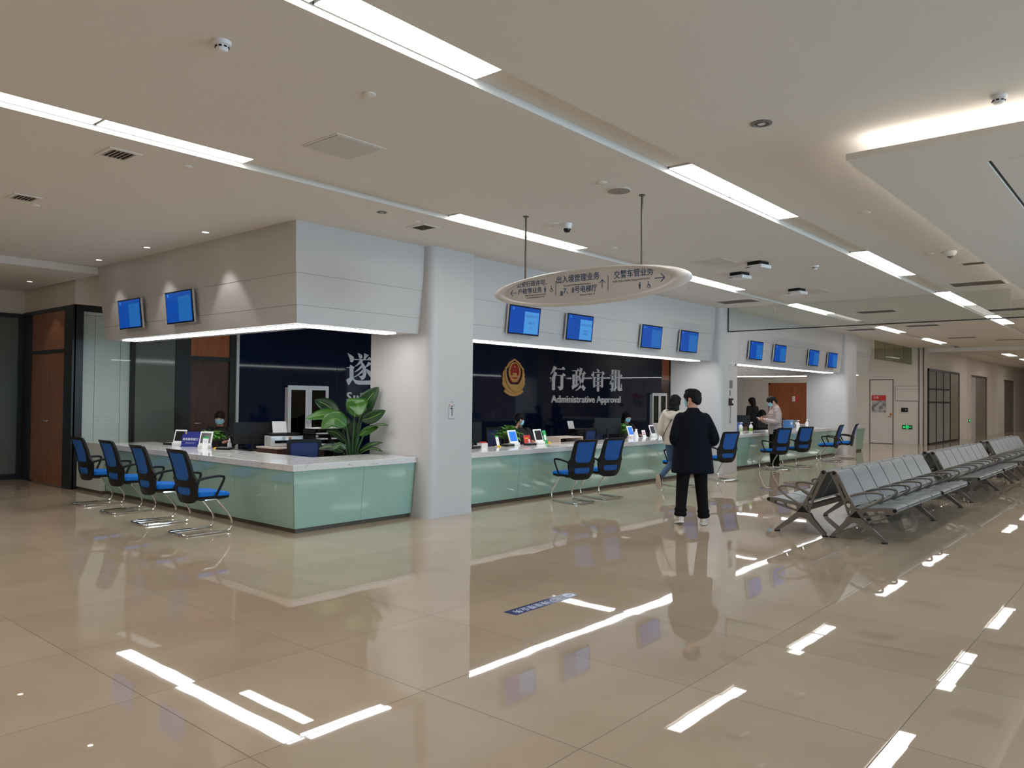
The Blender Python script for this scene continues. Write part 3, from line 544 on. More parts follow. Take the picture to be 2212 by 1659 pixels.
# ================================================================ VISITOR CHAIRS
def chair_parts(t):
    N = 56
    def ymap(x, z, d):                      # the shell leans back and wraps forward at the sides
        s = (z-.40)
        return (x, -.205-.03*s-.36*s*s+.14*max(0, .08-s)*1.5+.75*x*x+d, z)
    def window_plate(mb, outer, inner):
        O = resample(outer, N); I = resample(inner, N); fr = []
        for poly, d in ((O, -.014), (O, .014), (I, .014), (I, -.014)): fr.append([ymap(x, z, d) for x, z in poly])
        mb.rings(fr, closed=True)
    up_o = roundpoly([(0, .585), (.258, .585), (.268, .632), (.228, .68), (.217, .972), (0, .972), (-.217, .972), (-.228, .68), (-.268, .632), (-.258, .585)], [0, .01, .02, .02, .04, 0, .04, .02, .02, .01])
    up_i = roundpoly([(0, .572), (.165, .572), (.178, .925), (0, .925), (-.178, .925), (-.165, .572)], [0, .07, .04, 0, .04, .07])
    lo_o = roundpoly([(0, .352), (.15, .358), (.222, .42), (.258, .585), (0, .585), (-.258, .585), (-.222, .42), (-.15, .358)], [0, .05, .03, 0, 0, 0, .03, .05])
    lo_i = roundpoly([(0, .448), (.15, .448), (.165, .54), (0, .54), (-.165, .54), (-.15, .448)], [0, .045, .045, 0, .045, .045])
    up_i = [(x, max(z, .62)) if False else (x, z+.045) for x, z in up_i]
    up_i = [(x, z if z < .9 else .935-.0*(z)) for x, z in up_i]
    mb = MB(); window_plate(mb, up_o, up_i); window_plate(mb, lo_o, lo_i); mb.build('back_frame', M_BLACK, t)
    for nm, poly in (('mesh_panel', up_i), ('lumbar_mesh', lo_i)):
        I = resample(poly, N); cx_ = sum(p[0] for p in I)/N; cz_ = sum(p[1] for p in I)/N
        rs = [[ymap(cx_+(x-cx_)*k, cz_+(z-cz_)*k, d) for x, z in I] for k, d in ((.02, -.004), (.35, -.004), (.7, -.004), (1.02, -.004), (1.02, .002), (.7, .002), (.35, .002), (.02, .002))]
        MB().rings(rs).build(nm, M_MESH, t)
    so = roundpoly([(-.215, -.15), (.215, -.15), (.25, .25), (-.25, .25)], [.05, .05, .07, .07], 6)
    def slab(zs):
        out = []
        for k, z, dz in zs: out.append([(x*k, (y-.02)*k+.02, z+dz*max(0, y-.05)) for x, y in so])
        return out
    MB().rings(slab([(.9, .425, -.03), (1, .435, -.03), (1, .465, -.08), (.95, .485, -.1), (.8, .494, -.1), (.4, .49, -.08)])).build('seat', M_BLUESEAT, t)
    MB().rings(slab([(.55, .375, 0), (.8, .385, 0), (.96, .405, -.02), (.99, .43, -.03), (.6, .428, -.03)])).build('seat_shell', M_BLACK, t)
    for s in (-1, 1):
        p = catmull([(s*.245, -.2, .615), (s*.262, -.1, .645), (s*.272, .03, .662), (s*.272, .115, .658), (s*.268, .14, .63), (s*.258, .10, .53), (s*.25, .05, .425)], 6)
        MB().tube(p, .0155, 8, flat=.75).build('armrest', M_BLACK, t)
    pts = []
    side = [(-.02, .395), (.05, .392), (.10, .375), (.24, .205), (.275, .14), (.283, .09), (.265, .035), (.22, .014), (.0, .013), (-.22, .013)]
    L = catmull([(-.205, y, z) for y, z in side]+[(-.205, -.265, .013), (-.17, -.285, .013)], 4)
    R = [Vector((-p.x, p.y, p.z)) for p in reversed(L)]
    MB().tube(L+R, .0125, 10).box((-.215, -.06, .385), (.215, .06, .4)).build('sled_frame', M_CHROME, t)
ch0 = thing('visitor_chair', '', 'chair'); chair_parts(ch0)
CHAIRS = [(4.53, 8.6, -90, 'black and blue mesh chair nearest the counter corner at the left counter', 'chairs at the left counter'),
          (4.55, 9.62, -93, 'black and blue mesh chair, second from the counter corner at the left counter', 'chairs at the left counter'),
          (4.66, 10.8, -90, 'black and blue mesh chair, third from the counter corner at the left counter', 'chairs at the left counter'),
          (4.68, 11.83, -90, 'black and blue mesh chair nearest the wooden door at the left counter', 'chairs at the left counter'),
          (9.75, 7.07, -14, 'blue mesh chair nearest the first column at the middle counter', 'chairs at the middle counter'),
          (10.52, 7.07, -12, 'blue mesh chair just beyond the nearest one at the middle counter', 'chairs at the middle counter'),
          (12.95, 6.97, -18, 'blue mesh chair mostly hidden behind the man in the dark coat', 'chairs at the middle counter'),
          (14.5, 6.92, -20, 'blue mesh chair in front of the second column, beside the man in dark coat', 'chairs at the middle counter'),
          (17.52, 7.02, -24, 'blue mesh chair beside the standing man in grey puffer jacket', 'chairs at the far counter'),
          (18.85, 7.0, -26, 'blue mesh chair just beyond the one beside the man in puffer jacket', 'chairs at the far counter'),
          (21.05, 6.97, 6, 'blue mesh chair turned sideways at the far counter, second from third column', 'chairs at the far counter'),
          (22.3, 6.97, 12, 'blue mesh chair turned sideways in front of the third column', 'chairs at the far counter')]
for i, (x, y, a, lab, grp) in enumerate(CHAIRS):
    if i == 0: ch0.location = (x, y, 0); ch0.rotation_euler = (0, 0, radians(a)); ch0['label'] = lab; ch0['group'] = grp
    else: dup(ch0, (x, y, 0), radians(a), lab, grp)
# staff swivel chairs
def swivel(label, x, y, a, first=[None]):
    if first[0] is not None: return dup(first[0], (x, y, 0), radians(a), label)
    t = thing('office_chair', label, 'chair', (x, y, 0), radians(a)); first[0] = t
    N = 40
    ym = lambda x_, z, d: (x_, -.24-.1*(z-.5)+.5*x_*x_+d, z)
    O = resample(roundpoly([(-.22, .55), (.22, .55), (.235, 1.0), (-.235, 1.0)], .05), N); I = resample(roundpoly([(-.18, .6), (.18, .6), (.19, .955), (-.19, .955)], .04), N)
    MB().rings([[ym(p[0], p[1], d) for p in P] for P, d in ((O, -.016), (O, .016), (I, .016), (I, -.016))], closed=True).tube([(0, -.24, .56), (0, -.23, .45), (0, -.1, .41)], .025).build('back_frame', M_BLACK, t)
    MB().rings([[ym(p[0]*k, .777+(p[1]-.777)*k, d) for p in I] for k, d in ((.02, -.005), (.5, -.005), (1.02, -.005), (1.02, .003), (.5, .003), (.02, .003))]).build('mesh_panel', mat('navy_mesh', (20, 42, 92), .6), t)
    so = roundpoly([(-.24, -.22), (.24, -.22), (.24, .25), (-.24, .25)], .07)
    MB().rings([[(u*k, v*k, z) for u, v in so] for k, z in ((.9, .42), (1, .44), (1, .48), (.9, .5), (.5, .5))]).build('seat', M_BLUESEAT, t)
    MB().cyl((0, 0, .1), .025, .33).build('gas_post', M_CHROME, t)
    b = MB()
    for k in range(5): b.tube([(0, 0, .1), (.28*cos(2*pi*k/5), .28*sin(2*pi*k/5), .07)], [.025, .016]); b.cyl((.28*cos(2*pi*k/5), .28*sin(2*pi*k/5)-.012, .03), .03, .024, 14, axis='y')
    b.build('star_base', M_BLACK, t)
    for s in (-1, 1): MB().tube(catmull([(s*.24, -.05, .44), (s*.29, -.02, .55), (s*.29, .0, .66), (s*.28, .15, .67)], 5), .016).build('armrest', M_BLACK, t)
    return t
swivel('blue backed staff chair in the inner corner of the left counter, by the printer', 6.3, 9.25, -20)
swivel('blue backed staff chair directly above the two front chairs of middle counter', 12.8, 9.15, 4)
swivel('blue staff chair of the clerk with raised phone at middle counter', 11.42, 9.98, 182)
swivel('blue staff chair of the woman clerk in mask at middle counter', 15.1, 10.0, 178)
swivel('blue staff chair just past the second column behind far counter', 21.2, 10.1, 170)
swivel('staff chair of the clerk seated behind the left counter pothos', 7.5, 12.9, 90)

# ================================================================ WAITING BENCHES
PITCH, NS = .573, 7
def profile_sheet(pts, x0, x1, th=.006):
    """sheet metal bent along (v, z) points, spanning x0..x1"""
    P = [Vector((v, z, 0)) for v, z in pts]; top, bot = [], []
    for i, p in enumerate(P):
        a = P[max(i-1, 0)]; b = P[min(i+1, len(P)-1)]; t = (b-a).normalized(); n = Vector((-t.y, t.x, 0))*th/2; top.append(p+n); bot.append(p-n)
    ring = top+bot[::-1]
    return MB().rings([[(x, q.x, q.y) for q in ring] for x in (x0, x1)])
seat_prof = [(v.x, v.y) for v in catmull([(.275, .372, 0), (.33, .362, 0), (.45, .378, 0), (.6, .398, 0), (.665, .402, 0), (.70, .394, 0), (.712, .37, 0), (.70, .346, 0), (.675, .342, 0)], 5)]
back_prof = [(v.x, v.y) for v in catmull([(.275, .385, 0), (.255, .42, 0), (.20, .53, 0), (.14, .65, 0), (.095, .735, 0), (.075, .765, 0), (.045, .775, 0), (.02, .76, 0), (.016, .735, 0)], 5)]
def x_plate(me_splines, name, x, parent, m, th=.028):
    me = curve_mesh(name, me_splines, th, m); me.transform(Matrix(((0, 0, 1, x), (1, 0, 0, 0), (0, 1, 0, 0), (0, 0, 0, 1)))); return link_mesh(name, me, parent)
back_arm = [(.012, .745), (.025, .775), (.055, .782), (.085, .765), (.10, .72), (.30, .36), (.315, .30), (.285, .265), (.215, .27), (.165, .42), (.075, .62)]
arm_h1 = roundpoly([(.105, .645), (.13, .62), (.195, .475), (.178, .47)], .015)
arm_h2 = circle(.215, .405, .026, .042, 18); arm_h3 = circle(.245, .315, .026, .03, 16)
seat_arm = roundpoly([(.26, .29), (.29, .262), (.36, .258), (.70, .345), (.735, .36), (.74, .39), (.72, .408), (.68, .405), (.32, .355), (.28, .345)], .018)
sa_h1 = roundpoly([(.37, .283), (.50, .312), (.50, .352), (.37, .335)], .018); sa_h2 = roundpoly([(.53, .322), (.63, .345), (.63, .372), (.53, .358)], .015)
leg_o = [(.205, .262), (.36, .262), (.415, .215), (.63, .03), (.625, .012), (.595, .012), (.38, .165), (.34, .195), (.29, .20), (.235, .18), (.205, .15), (.055, .012), (.03, .012), (.022, .03), (.17, .20)]
def bench_parts(t):
    L = PITCH*NS; x0 = -L/2
    for k in range(NS):
        a = x0+k*PITCH+.014; b = x0+(k+1)*PITCH-.014
        profile_sheet(seat_prof, a, b).build('seat', M_SEATMETAL, t)
        profile_sheet(back_prof, a, b).build('backrest', M_SEATMETAL, t)
    MB().box((x0-.01, .24, .285), (x0+L+.01, .31, .335)).build('beam', M_ALU, t)
    for k in range(NS+1):
        x = x0+k*PITCH
        p = catmull([(x, .235, .50), (x, .33, .535), (x, .46, .558), (x, .56, .555), (x, .592, .53), (x, .575, .495), (x, .50, .44), (x, .40, .385), (x, .34, .35)], 5)
        MB().tube(p, .0135, 8, flat=.8).build('armrest', M_ALU, t)
        if k in (0, 3, 7):
            sf = x_plate([back_arm, arm_h1, arm_h2, arm_h3], 'side_frame', x, t, M_ALU)
            s2_ = x_plate([seat_arm, sa_h1, sa_h2], 'seat_support', x, t, M_ALU, .03)
            MB().cyl((x-.018, .055, .752), .022, .036, 18, axis='x').build('end_cap', M_BLACK, sf); MB().cyl((x-.019, .715, .378), .02, .038, 18, axis='x').build('end_cap', M_BLACK, s2_)
            lg = x_plate([leg_o], 'leg', x, t, M_ALU, .05)
            MB().prism([(.235, .262), (.36, .262), (.30, .335)], lambda u, v, q: (x+q, u, v), -.031, .031).build('corner_cap', M_BLACK, lg)
            for v in (.04, .61): MB().cyl((x, v, 0), .034, .012, 18).build('foot_pad', M_BLACK, lg)
bn0 = thing('waiting_bench', '', 'bench'); bench_parts(bn0)
BX = [9.385+PITCH*NS/2+4.825*k for k in range(3)]
names_ = ['nearest', 'second', 'third']
for k, x in enumerate(BX):
    for side, rz in (('facing the counters', 0), ('facing away from the counters', pi)):
        lab = '%s steel seven-seat waiting bench %s, back to back with its twin' % (names_[k], side)
        y = 3.118 if rz == 0 else 3.108
        if k == 0 and rz == 0: bn0.location = (x, y, 0); bn0['label'] = lab; bn0['group'] = 'waiting benches'
        else: dup(bn0, (x, y, 0), rz, lab, 'waiting benches')

# ================================================================ INFORMATION SCREENS
def screen(c, right, up, label, text=None, group='information screens on the fascia'):
    t = thing('info_screen', label, 'screen', c, 0, group)
    R = Vector(right).normalized(); U = Vector(up).normalized(); N = R.cross(U)     # N points at the viewer
    W, Hh = .735/2, .435/2
    def bx(w, h, d0, d1, cx_=0, cz_=0): return MB().obox(R*cx_+U*cz_+N*(d0+d1)/2, R*w, U*h, N*(d1-d0)/2)
    bx(W, Hh, -.045, -.012).build('housing', M_SILVER, t, bevel=.006)
    bx(W-.002, Hh-.002, -.012, 0).build('bezel', M_BLACKGL, t, bevel=.002)
    d = bx(W-.018, Hh-.02, 0, .0015).build('display', M_SCREEN, t)
    bx(.17, .165, .0015, .0025, .16, -.025).build('message_panel', M_SCREEN2 if text else M_SCREEN4, d)
    me = curve_mesh('screen_emblem', [circle(0, 0, .017, .02, 16), circle(0, 0, .009, .012, 12)], .001, M_SCREEN2); place2d(me, R*-.28+U*.165+N*.0022, R, U); link_mesh('screen_emblem', me, d)
    if text:
        for (s, z, sz) in text:
            me = text_mesh('screen_text', s, sz, M_SCREEN3, .0005); place2d(me, R*.16+U*z+N*.003, R, U); link_mesh('screen_text', me, d)
    MB().obox(N*-.07, R*.08, U*.08, N*.03).build('wall_bracket', M_GREY, t)
T1s = [('河东政务生产线', .07, .042), ('当前公务', -.03, .042), ('无', -.11, .045)]
T2s = [('河东政务生产线', .05, .042), ('当前公务', -.05, .04), ('办理业务', -.1, .04)]
lean = Vector((-.1, 0, 1))
for i, y in enumerate((11.66, 10.16)):
    screen((5.0, y, 2.757), (0, -1, 0), lean, ['blue screen on the left fascia, farther from the corner', 'blue screen on the left fascia, nearer the corner'][i])
lean = Vector((0, -.1, 1))
for i, x in enumerate((9.05, 10.49, 12.8, 14.27)):
    screen((x, 7.50, 2.757), (1, 0, 0), lean, '%s blue screen after the first column on the middle fascia' % ORD[i], [T1s, T2s, None, None][i])
for i, x in enumerate((17.58, 19.02, 21.38, 22.9)):
    screen((x, 7.50, 2.752), (1, 0, 0), lean, '%s blue screen after the second column on the far fascia' % ORD[i])

# ================================================================ HANGING OVAL SIGN
SX, SY, SZ = 6.5, 4.6, 2.735
sg = thing('hanging_sign', 'oval grey direction sign with blue writing hanging on two rods', 'sign', (SX, SY, SZ))
a_, b_ = 1.21, .19
def oval(ka, kb, x, n=72): return [(x, ka*cos(2*pi*i/n), kb*sin(2*pi*i/n)) for i in range(n)]
MB().rings([oval(a_-.175, b_-.036, -.045), oval(a_-.165, b_-.031, -.062), oval(a_-.09, b_-.018, -.07), oval(a_-.02, b_-.006, -.045), oval(a_, b_, 0), oval(a_-.02, b_-.006, .045), oval(a_-.09, b_-.018, .07), oval(a_-.165, b_-.031, .062), oval(a_-.175, b_-.036, .045)], cap=False).build('rim', M_SIGN, sg, smooth=60)
fc = MB().rings([oval(a_-.172, b_-.034, -.048), oval(a_-.172, b_-.034, .048)]).build('sign_face', M_SIGNFACE, sg, smooth=30)
for y, L in ((5.385, H-SZ-.155), (3.93, H-SZ-.168)):
    z0 = b_*math.sqrt(max(0, 1-((y-SY)/a_)**2))-.008
    MB().cyl((0, y-SY, z0), .011, H-SZ-z0, 12).cyl((0, y-SY, H-SZ-.012), .03, .012, 16).build('hanging_rod', M_TRIM, sg)
def sgtext(s, y, z, size, m, nm, sx=1.0, tilt=0):
    me = text_mesh(nm, s, size, m, .0008, bold=.0006 if m is M_SIGNBLUE else 0, sx=sx); place2d(me, (-.0497, y-SY, z-SZ), (0, -1, 0), (0, 0, 1)); link_mesh(nm, me, fc)
sgtext('公安行政许可、', 5.235, 2.812, .066, M_SIGNBLUE, 'lettering'); sgtext('户政等业务', 5.28, 2.738, .066, M_SIGNBLUE, 'lettering')
sgtext('出入境管理业务', 4.655, 2.818, .082, M_SIGNBLUE, 'lettering', .95); sgtext('7、8号电梯厅', 4.62, 2.70, .074, M_SIGNBLUE, 'lettering', .95)
sgtext('交警车管业务', 3.99, 2.805, .083, M_SIGNBLUE, 'lettering', .9)
sgtext('Entry and Exit Management Business', 4.66, 2.757, .026, M_SIGNGREY, 'small_lettering', .9); sgtext('Elevator Hall 7, 8', 4.53, 2.646, .026, M_SIGNGREY, 'small_lettering')
sgtext('Traffic Police Vehicle Management Service', 4.02, 2.745, .028, M_SIGNGREY, 'small_lettering', .88)
sgtext('Public Security Administrative License,', 5.2, 2.692, .022, M_SIGNGREY, 'small_lettering', .85); sgtext('Household Registration Services', 5.2, 2.667, .022, M_SIGNGREY, 'small_lettering', .85)
def sgplate(polys, nm, m=M_SIGNBLUE):
    me = curve_mesh(nm, polys, .0016, m); place2d(me, (-.0497, 0, -SZ), (0, -1, 0), (0, 0, 1)); link_mesh(nm, me, fc)
def arrow(cy, cz, ang, s):
    """arrow pointing along ang, drawn in the (right, up) plane of the sign"""
    base = [(-1, .07), (.72, .07), (.12, .68), (.22, .78), (1, 0), (.22, -.78), (.12, -.68), (.72, -.07), (-1, -.07)]
    c, q = cos(ang), sin(ang); return [((u*c-v*q)*s+(SY-cy), (u*q+v*c)*s+cz) for u, v in base]
sgplate([arrow(5.51, 2.735, pi, .045)], 'arrow'); sgplate([arrow(4.35, 2.739, pi/2, .045)], 'arrow'); sgplate([arrow(3.70, 2.739, 0, .056)], 'arrow')
for y in (4.93, 4.28): sgplate([[(SY-y-.0025, 2.664), (SY-y+.0025, 2.664), (SY-y+.0025, 2.815), (SY-y-.0025, 2.815)]], 'divider')
def man_icon(y, z): u = SY-y; return [circle(u, z+.025, .007, n=12), [(u-.011, z+.014), (u+.011, z+.014), (u+.011, z-.006), (u+.007, z-.006), (u+.006, z-.032), (u-.006, z-.032), (u-.007, z-.006), (u-.011, z-.006)]]
for y, z in ((3.918, 2.683), (5.071, 2.74)): sgplate(man_icon(y, z), 'toilet_icon')
for y, z in ((3.82, 2.683), (4.985, 2.738)):
    u = SY-y; sgplate([circle(u-.004, z+.027, .006, n=12), circle(u, z-.014, .018, n=20), circle(u, z-.014, .014, n=20)], 'wheelchair_icon')
    sgplate([[(u-.008, z+.02), (u-.001, z+.02), (u+.001, z+.002), (u+.014, z+.002), (u+.022, z-.022), (u+.016, z-.024), (u+.010, z-.005), (u-.006, z-.005)]], 'wheelchair_icon')
u = SY-4.85; sgplate([[(u-.022, 2.655), (u-.015, 2.655), (u-.015, 2.705), (u-.022, 2.705)], [(u-.009, 2.655), (u-.001, 2.655), (u-.001, 2.705), (u-.009, 2.705)], [(u+.004, 2.655), (u+.012, 2.655), (u+.012, 2.705), (u+.004, 2.705)]], 'lift_icon')

# ================================================================ WALL LETTERING AND EMBLEM
NVY = 13.85
def wall_letter(nm, polys, label, group):
    xs_ = [p[0] for q in polys for p in q]; zs_ = [p[1] for q in polys for p in q]; cx_, cz_ = (min(xs_)+max(xs_))/2, (min(zs_)+max(zs_))/2
    mb = MB()
    for q in polys: mb.prism(q, lambda u, v, t: (u-cx_, t, v-cz_), -.024, -.002)
    o = mb.build('wall_character', M_LETTER); o.location = (cx_, NVY, cz_); tag(o, label, 'lettering', group); return o
for k, lab in (('xing', 'first large silver character of the four-character wall title'), ('zheng', 'second large silver character of the four-character wall title'), ('shen', 'third large silver character of the four-character wall title'), ('pi', 'fourth large silver character of the four-character wall title'), ('sui', 'large silver character beside the wing wall of first column')):
    wall_letter(k, GLYPHS[k], lab, 'large silver wall characters')
def wall_text(s, x, z, size, label, cat='lettering', sx=1.0, bold=.003, space=1.0, align='LEFT'):
    me = text_mesh('wall_lettering', s, size, M_LETTER, .02, bold=bold, align=align, sx=sx, space=space); place2d(me, (0, 0, 0), (1, 0, 0), (0, 0, 1))
    o = link_mesh('wall_lettering', me); o.location = (x, NVY-.023, z); tag(o, label, cat); return o
wall_text('Administrative Approval', 17.93, 1.545, .30, 'raised silver English wording under the four-character wall title', sx=1.25)
wall_text('Suining', 10.6, 1.552, .30, 'raised silver English wording partly behind the big plant', sx=1.0, space=1.25)
E2 = thing('wall_emblem', 'gold and red badge with star, gate and wheat on navy wall', 'emblem', (16.235, NVY, 2.651))
ES = .47/1.0
def em(poly, sym=True): return ([(u, -v) for u, v in poly]+[(-u, -v) for u, v in reversed(poly)]) if sym else [(u, -v) for u, v in poly]
VS = 1.03/3.39
def emplate(nm, polys, y, th, m, parent=E2):
    me = curve_mesh(nm, [[(u*ES, v*VS) for u, v in p] for p in polys], th, m); place2d(me, (0, -y, 0), (1, 0, 0), (0, 0, 1)); return link_mesh(nm, me, parent)
shield_o = em([(0, 0), (.5, .36), (.58, .55), (.66, .70), (.82, .84), (.85, 1.15), (.82, 1.55), (.70, 2.05), (.45, 2.55), (0, 2.95)])
shield_i = em([(0, .17), (.40, .46), (.48, .64), (.57, .80), (.71, .93), (.73, 1.2), (.70, 1.55), (.58, 1.95), (.40, 2.28), (0, 2.4)])
wheat = em([(.0, 2.3), (.42, 2.35), (.6, 2.0), (.72, 1.5), (.78, 1.0), (.93, 1.15), (1.0, 1.45), (.95, 1.62), (1.03, 1.85), (.97, 2.0), (1.02, 2.25), (.92, 2.5), (.74, 2.72), (.88, 2.95), (.62, 3.2), (.3, 3.34), (0, 3.39)])
emplate('wheat_wreath', [wheat], .02, .035, M_GOLD); emplate('shield_rim', [shield_o, shield_i], .035, .05, M_GOLD); emplate('shield_field', [shield_i], .018, .02, M_NAVY)
emplate('ring', [circle(0, -1.2, .53, .88, 40), circle(0, -1.14, .405, .72, 40)], .045, .04, M_GOLD)
emplate('red_field', [em([(0, .42), (.22, .5), (.36, .75), (.405, 1.14), (.40, 1.5), (.40, 2.05), (.2, 2.14), (0, 2.16)])], .036, .03, M_RED)
st = lambda cx_, cz_, R_: [(cx_+(R_ if i % 2 == 0 else R_*.4)*sin(pi*i/5)*.65, -cz_+(R_ if i % 2 == 0 else R_*.4)*cos(pi*i/5)) for i in range(10)]
emplate('stars', [st(0, .70, .16), st(-.24, .80, .07), st(.24, .80, .07), st(-.1, 1.03, .07), st(.1, 1.03, .07)], .055, .02, M_GOLD)
emplate('gate', [em([(0, 1.28), (.17, 1.28), (.22, 1.42), (.16, 1.42), (.16, 1.5), (.36, 1.52), (.36, 1.68), (0, 1.68)])], .057, .025, M_GOLD)
emplate('drapery', [em([(0, 1.78), (.1, 1.82), (.32, 1.7), (.34, 1.78), (.18, 1.92), (0, 1.95)]), em([(0, 2.02), (.24, 1.99), (.24, 2.07), (0, 2.1)])], .057, .02, M_GOLD)
for s in (-1, 1):
    MB().tube([(s*u*ES, -.05, -v*VS) for u, v in ((.06, 2.9), (.45, 2.6), (.72, 2.1), (.86, 1.5))], .012).tube([(s*u*ES, -.045, -v*VS) for u, v in ((.1, 3.1), (.5, 2.95), (.75, 2.75))], .014).build('wheat_stem', M_GOLD, E2)
# ================================================================ CEILING FITTINGS
def disc_fit(x, y, r, label, cat='sprinkler cover', nm='sprinkler_cover', z=H):
    o = MB().lathe((0, 0, 0), [(r, 0), (r, -.006), (r*.8, -.012), (.001, -.014)], 24).build(nm, M_CEIL); o.location = (x, y, z); return tag(o, label, cat)
for x, y, r, lab in ((3.22, 4.01, .045, 'round white sprinkler cover between the square access panel and nearest lights'),
                     (3.261, 6.516, .04, 'round white sprinkler cover by the end of the left light trough'), (2.939, 9.144, .035, 'round white sprinkler cover beside the leftmost vent'),
                     (5.933, 6.515, .04, 'round white sprinkler cover just above the vent with a hanging thread'), (5.898, 3.996, .05, 'round white sprinkler cover beside the grey round speaker'),
                     (8.543, 2.484, .06, 'round white sprinkler cover below the raft edge near the bright light pair'), (11.45, 2.515, .06, 'round white sprinkler cover beside the small white camera'),
                     (14.42, 5.63, .06, 'round white sprinkler cover near the third dark-backed box'), (8.57, 5.61, .05, 'round white sprinkler cover behind the oval sign rods'),
                     (12.52, 6.55, .07, 'flat round cover right of the oval sign end')):
    disc_fit(x, y, r, lab)
def detector(x, y, label, r=.05):
    t = thing('smoke_detector', label, 'smoke detector', (x, y, H))
    MB().lathe((0, 0, 0), [(r, 0), (r, -.012), (r*.92, -.02), (r*.72, -.024)], 28).build('base', M_WHITE, t)
    MB().lathe((0, 0, 0), [(r*.72, -.02), (r*.68, -.045), (r*.5, -.055), (.001, -.057)], 28).build('sensor_cap', M_WHITE, t)
    b = MB()
    for k in range(8):
        a = 2*pi*k/8; b.obox((r*.7*cos(a), r*.7*sin(a), -.034), (-sin(a)*.008, cos(a)*.008, 0), (cos(a)*.004, sin(a)*.004, 0), (0, 0, .004))
    b.build('vent_slots', M_BLACK, t)
detector(2.217, 4.056, 'white smoke detector nearest the camera at the upper left of the ceiling')
detector(11.503, 4.024, 'white smoke detector between the light rows near the boxed units')
detector(5.797, .869, 'white smoke detector above the glowing raft edge')
def ringlight(x, y, label, r=.06):
    t = thing('recessed_downlight', label, 'downlight', (x, y, H))
    MB().rings([[(q*cos(a), q*sin(a), z) for a in [2*pi*k/28 for k in range(28)]] for q, z in ((r, 0), (r, -.006), (r*.72, -.01), (r*.68, -.004), (r*.62, .0))], cap=False).build('trim_ring', M_GREY, t)
    MB().cyl((0, 0, -.004), r*.66, .003).build('dark_ring', mat('dark_brown_ring', (70, 62, 56), .4), t); MB().cyl((0, 0, -.009), r*.36, .005).build('lamp_face', M_SILVER, t)
ringlight(5.33, 2.247, 'unlit round downlight left of the suspended raft corner', .075)
ringlight(5.402, 6.483, 'unlit round downlight above the corner fascia beside the light trough', .055)
def speaker(x, y, r, label, m):
    t = thing('ceiling_speaker', label, 'speaker', (x, y, H))
    MB().lathe((0, 0, 0), [(r, 0), (r, -.006), (r*.93, -.009)], 32).build('rim', M_CEIL, t); MB().lathe((0, 0, -.006), [(r*.93, 0), (r*.9, -.006), (.001, -.008)], 32).build('grille', m, t)
    MB().cyl((0, 0, -.017), .005, .004).build('screw', M_BLACK, t)
speaker(6.225, 4.017, .118, 'grey round ceiling speaker near the right sign rod', mat('grey_grille', (150, 142, 134), .7))
speaker(7.024, 5.414, .12, 'pale round ceiling speaker beside the black dome camera', M_CEIL)
t = thing('dome_camera', 'white dome camera with black bubble on the ceiling above the oval sign', 'camera', (7.063, 5.246, H))
MB().lathe((0, 0, 0), [(.06, 0), (.06, -.01), (.05, -.055), (.044, -.06)]).build('housing', M_WHITE, t); MB().lathe((0, 0, -.06), [(.042, 0), (.04, -.02), (.026, -.04), (.001, -.046)]).build('bubble', M_BLACKGL, t)
t = thing('dome_camera', 'small white camera close to the suspended raft edge', 'camera', (11.44, 2.255, H))
MB().lathe((0, 0, 0), [(.075, 0), (.075, -.02), (.05, -.06), (.04, -.065)]).build('housing', M_WHITE, t); MB().lathe((0, 0, -.062), [(.04, 0), (.03, -.02), (.001, -.03)]).build('bubble', M_GREY, t)
def vent(x, y, sx, sy, label, n=6, thread=False, m=None):
    t = thing('ceiling_vent', label, 'vent', (x, y, H))
    frame_plate(-sx/2-.03, sx/2+.03, -sy/2-.03, sy/2+.03, .035, -.008, 0).build('frame', M_CEIL, t)
    B((-sx/2, -sy/2, -.003), (sx/2, sy/2, 0)).build('backing', m or mat('vent_dark', (52, 46, 40), .8), t)
    b = MB()
    for k in range(n):
        q = -sx/2+sx*(k+.5)/n; b.obox((q, 0, -.006), (sx/n*.3, 0, .004), (0, sy/2, 0), (.0006, 0, -.001))
    b.build('slat', mat('vent_slat', (170, 160, 150), .5), t)
    if thread: MB().tube([(0, 0, -.005), (.002, .004, -.06), (0, 0, -.13)], .0012, 5).build('thread', M_PAPER, t)
vent(2.735, 6.64, .2, .24, 'square ceiling vent beside the left light trough, farther right of two'); vent(2.748, 8.89, .2, .22, 'square ceiling vent near the left edge of the ceiling')
vent(6.19, 6.68, .2, .24, 'square ceiling vent with a hanging thread above first column', thread=True)
for x, y, lab in ((14.78, 6.70, 'long ceiling vent in front of the second column'), (22.59, 6.66, 'long ceiling vent in front of the third column'), (18.2, 5.03, 'long ceiling vent seen through the hanging glass, first beyond it'),
                  (22.18, 5.02, 'long ceiling vent seen below the hanging glass edge'), (14.78, 2.52, 'long ceiling vent near the raft before the hanging glass'), (19.29, 2.70, 'long ceiling vent near the raft beyond the hanging glass'),
                  (27.0, 5.02, 'long ceiling vent beyond the far light pair'), (28.6, 4.0, 'long ceiling vent close to the far ceiling beam')):
    vent(x, y, .48, .75, lab, 7, m=mat('vent_mid_grey', (196, 188, 178), .8))
vent(12.6, 2.12, .22, .42, 'short ceiling vent tucked against the raft edge', 5, m=mat('vent_mid_grey', (196, 188, 178), .8))
def access(x, y, s, label):
    t = thing('access_panel', label, 'access panel', (x, y, H))
    frame_plate(-s/2-.02, s/2+.02, -s/2-.02, s/2+.02, .02, -.004, 0).build('frame', M_CEIL, t); B((-s/2+.003, -s/2+.003, -.008), (s/2-.003, s/2-.003, 0)).build('hatch', mat('hatch_grey', (206, 202, 196), .6), t)
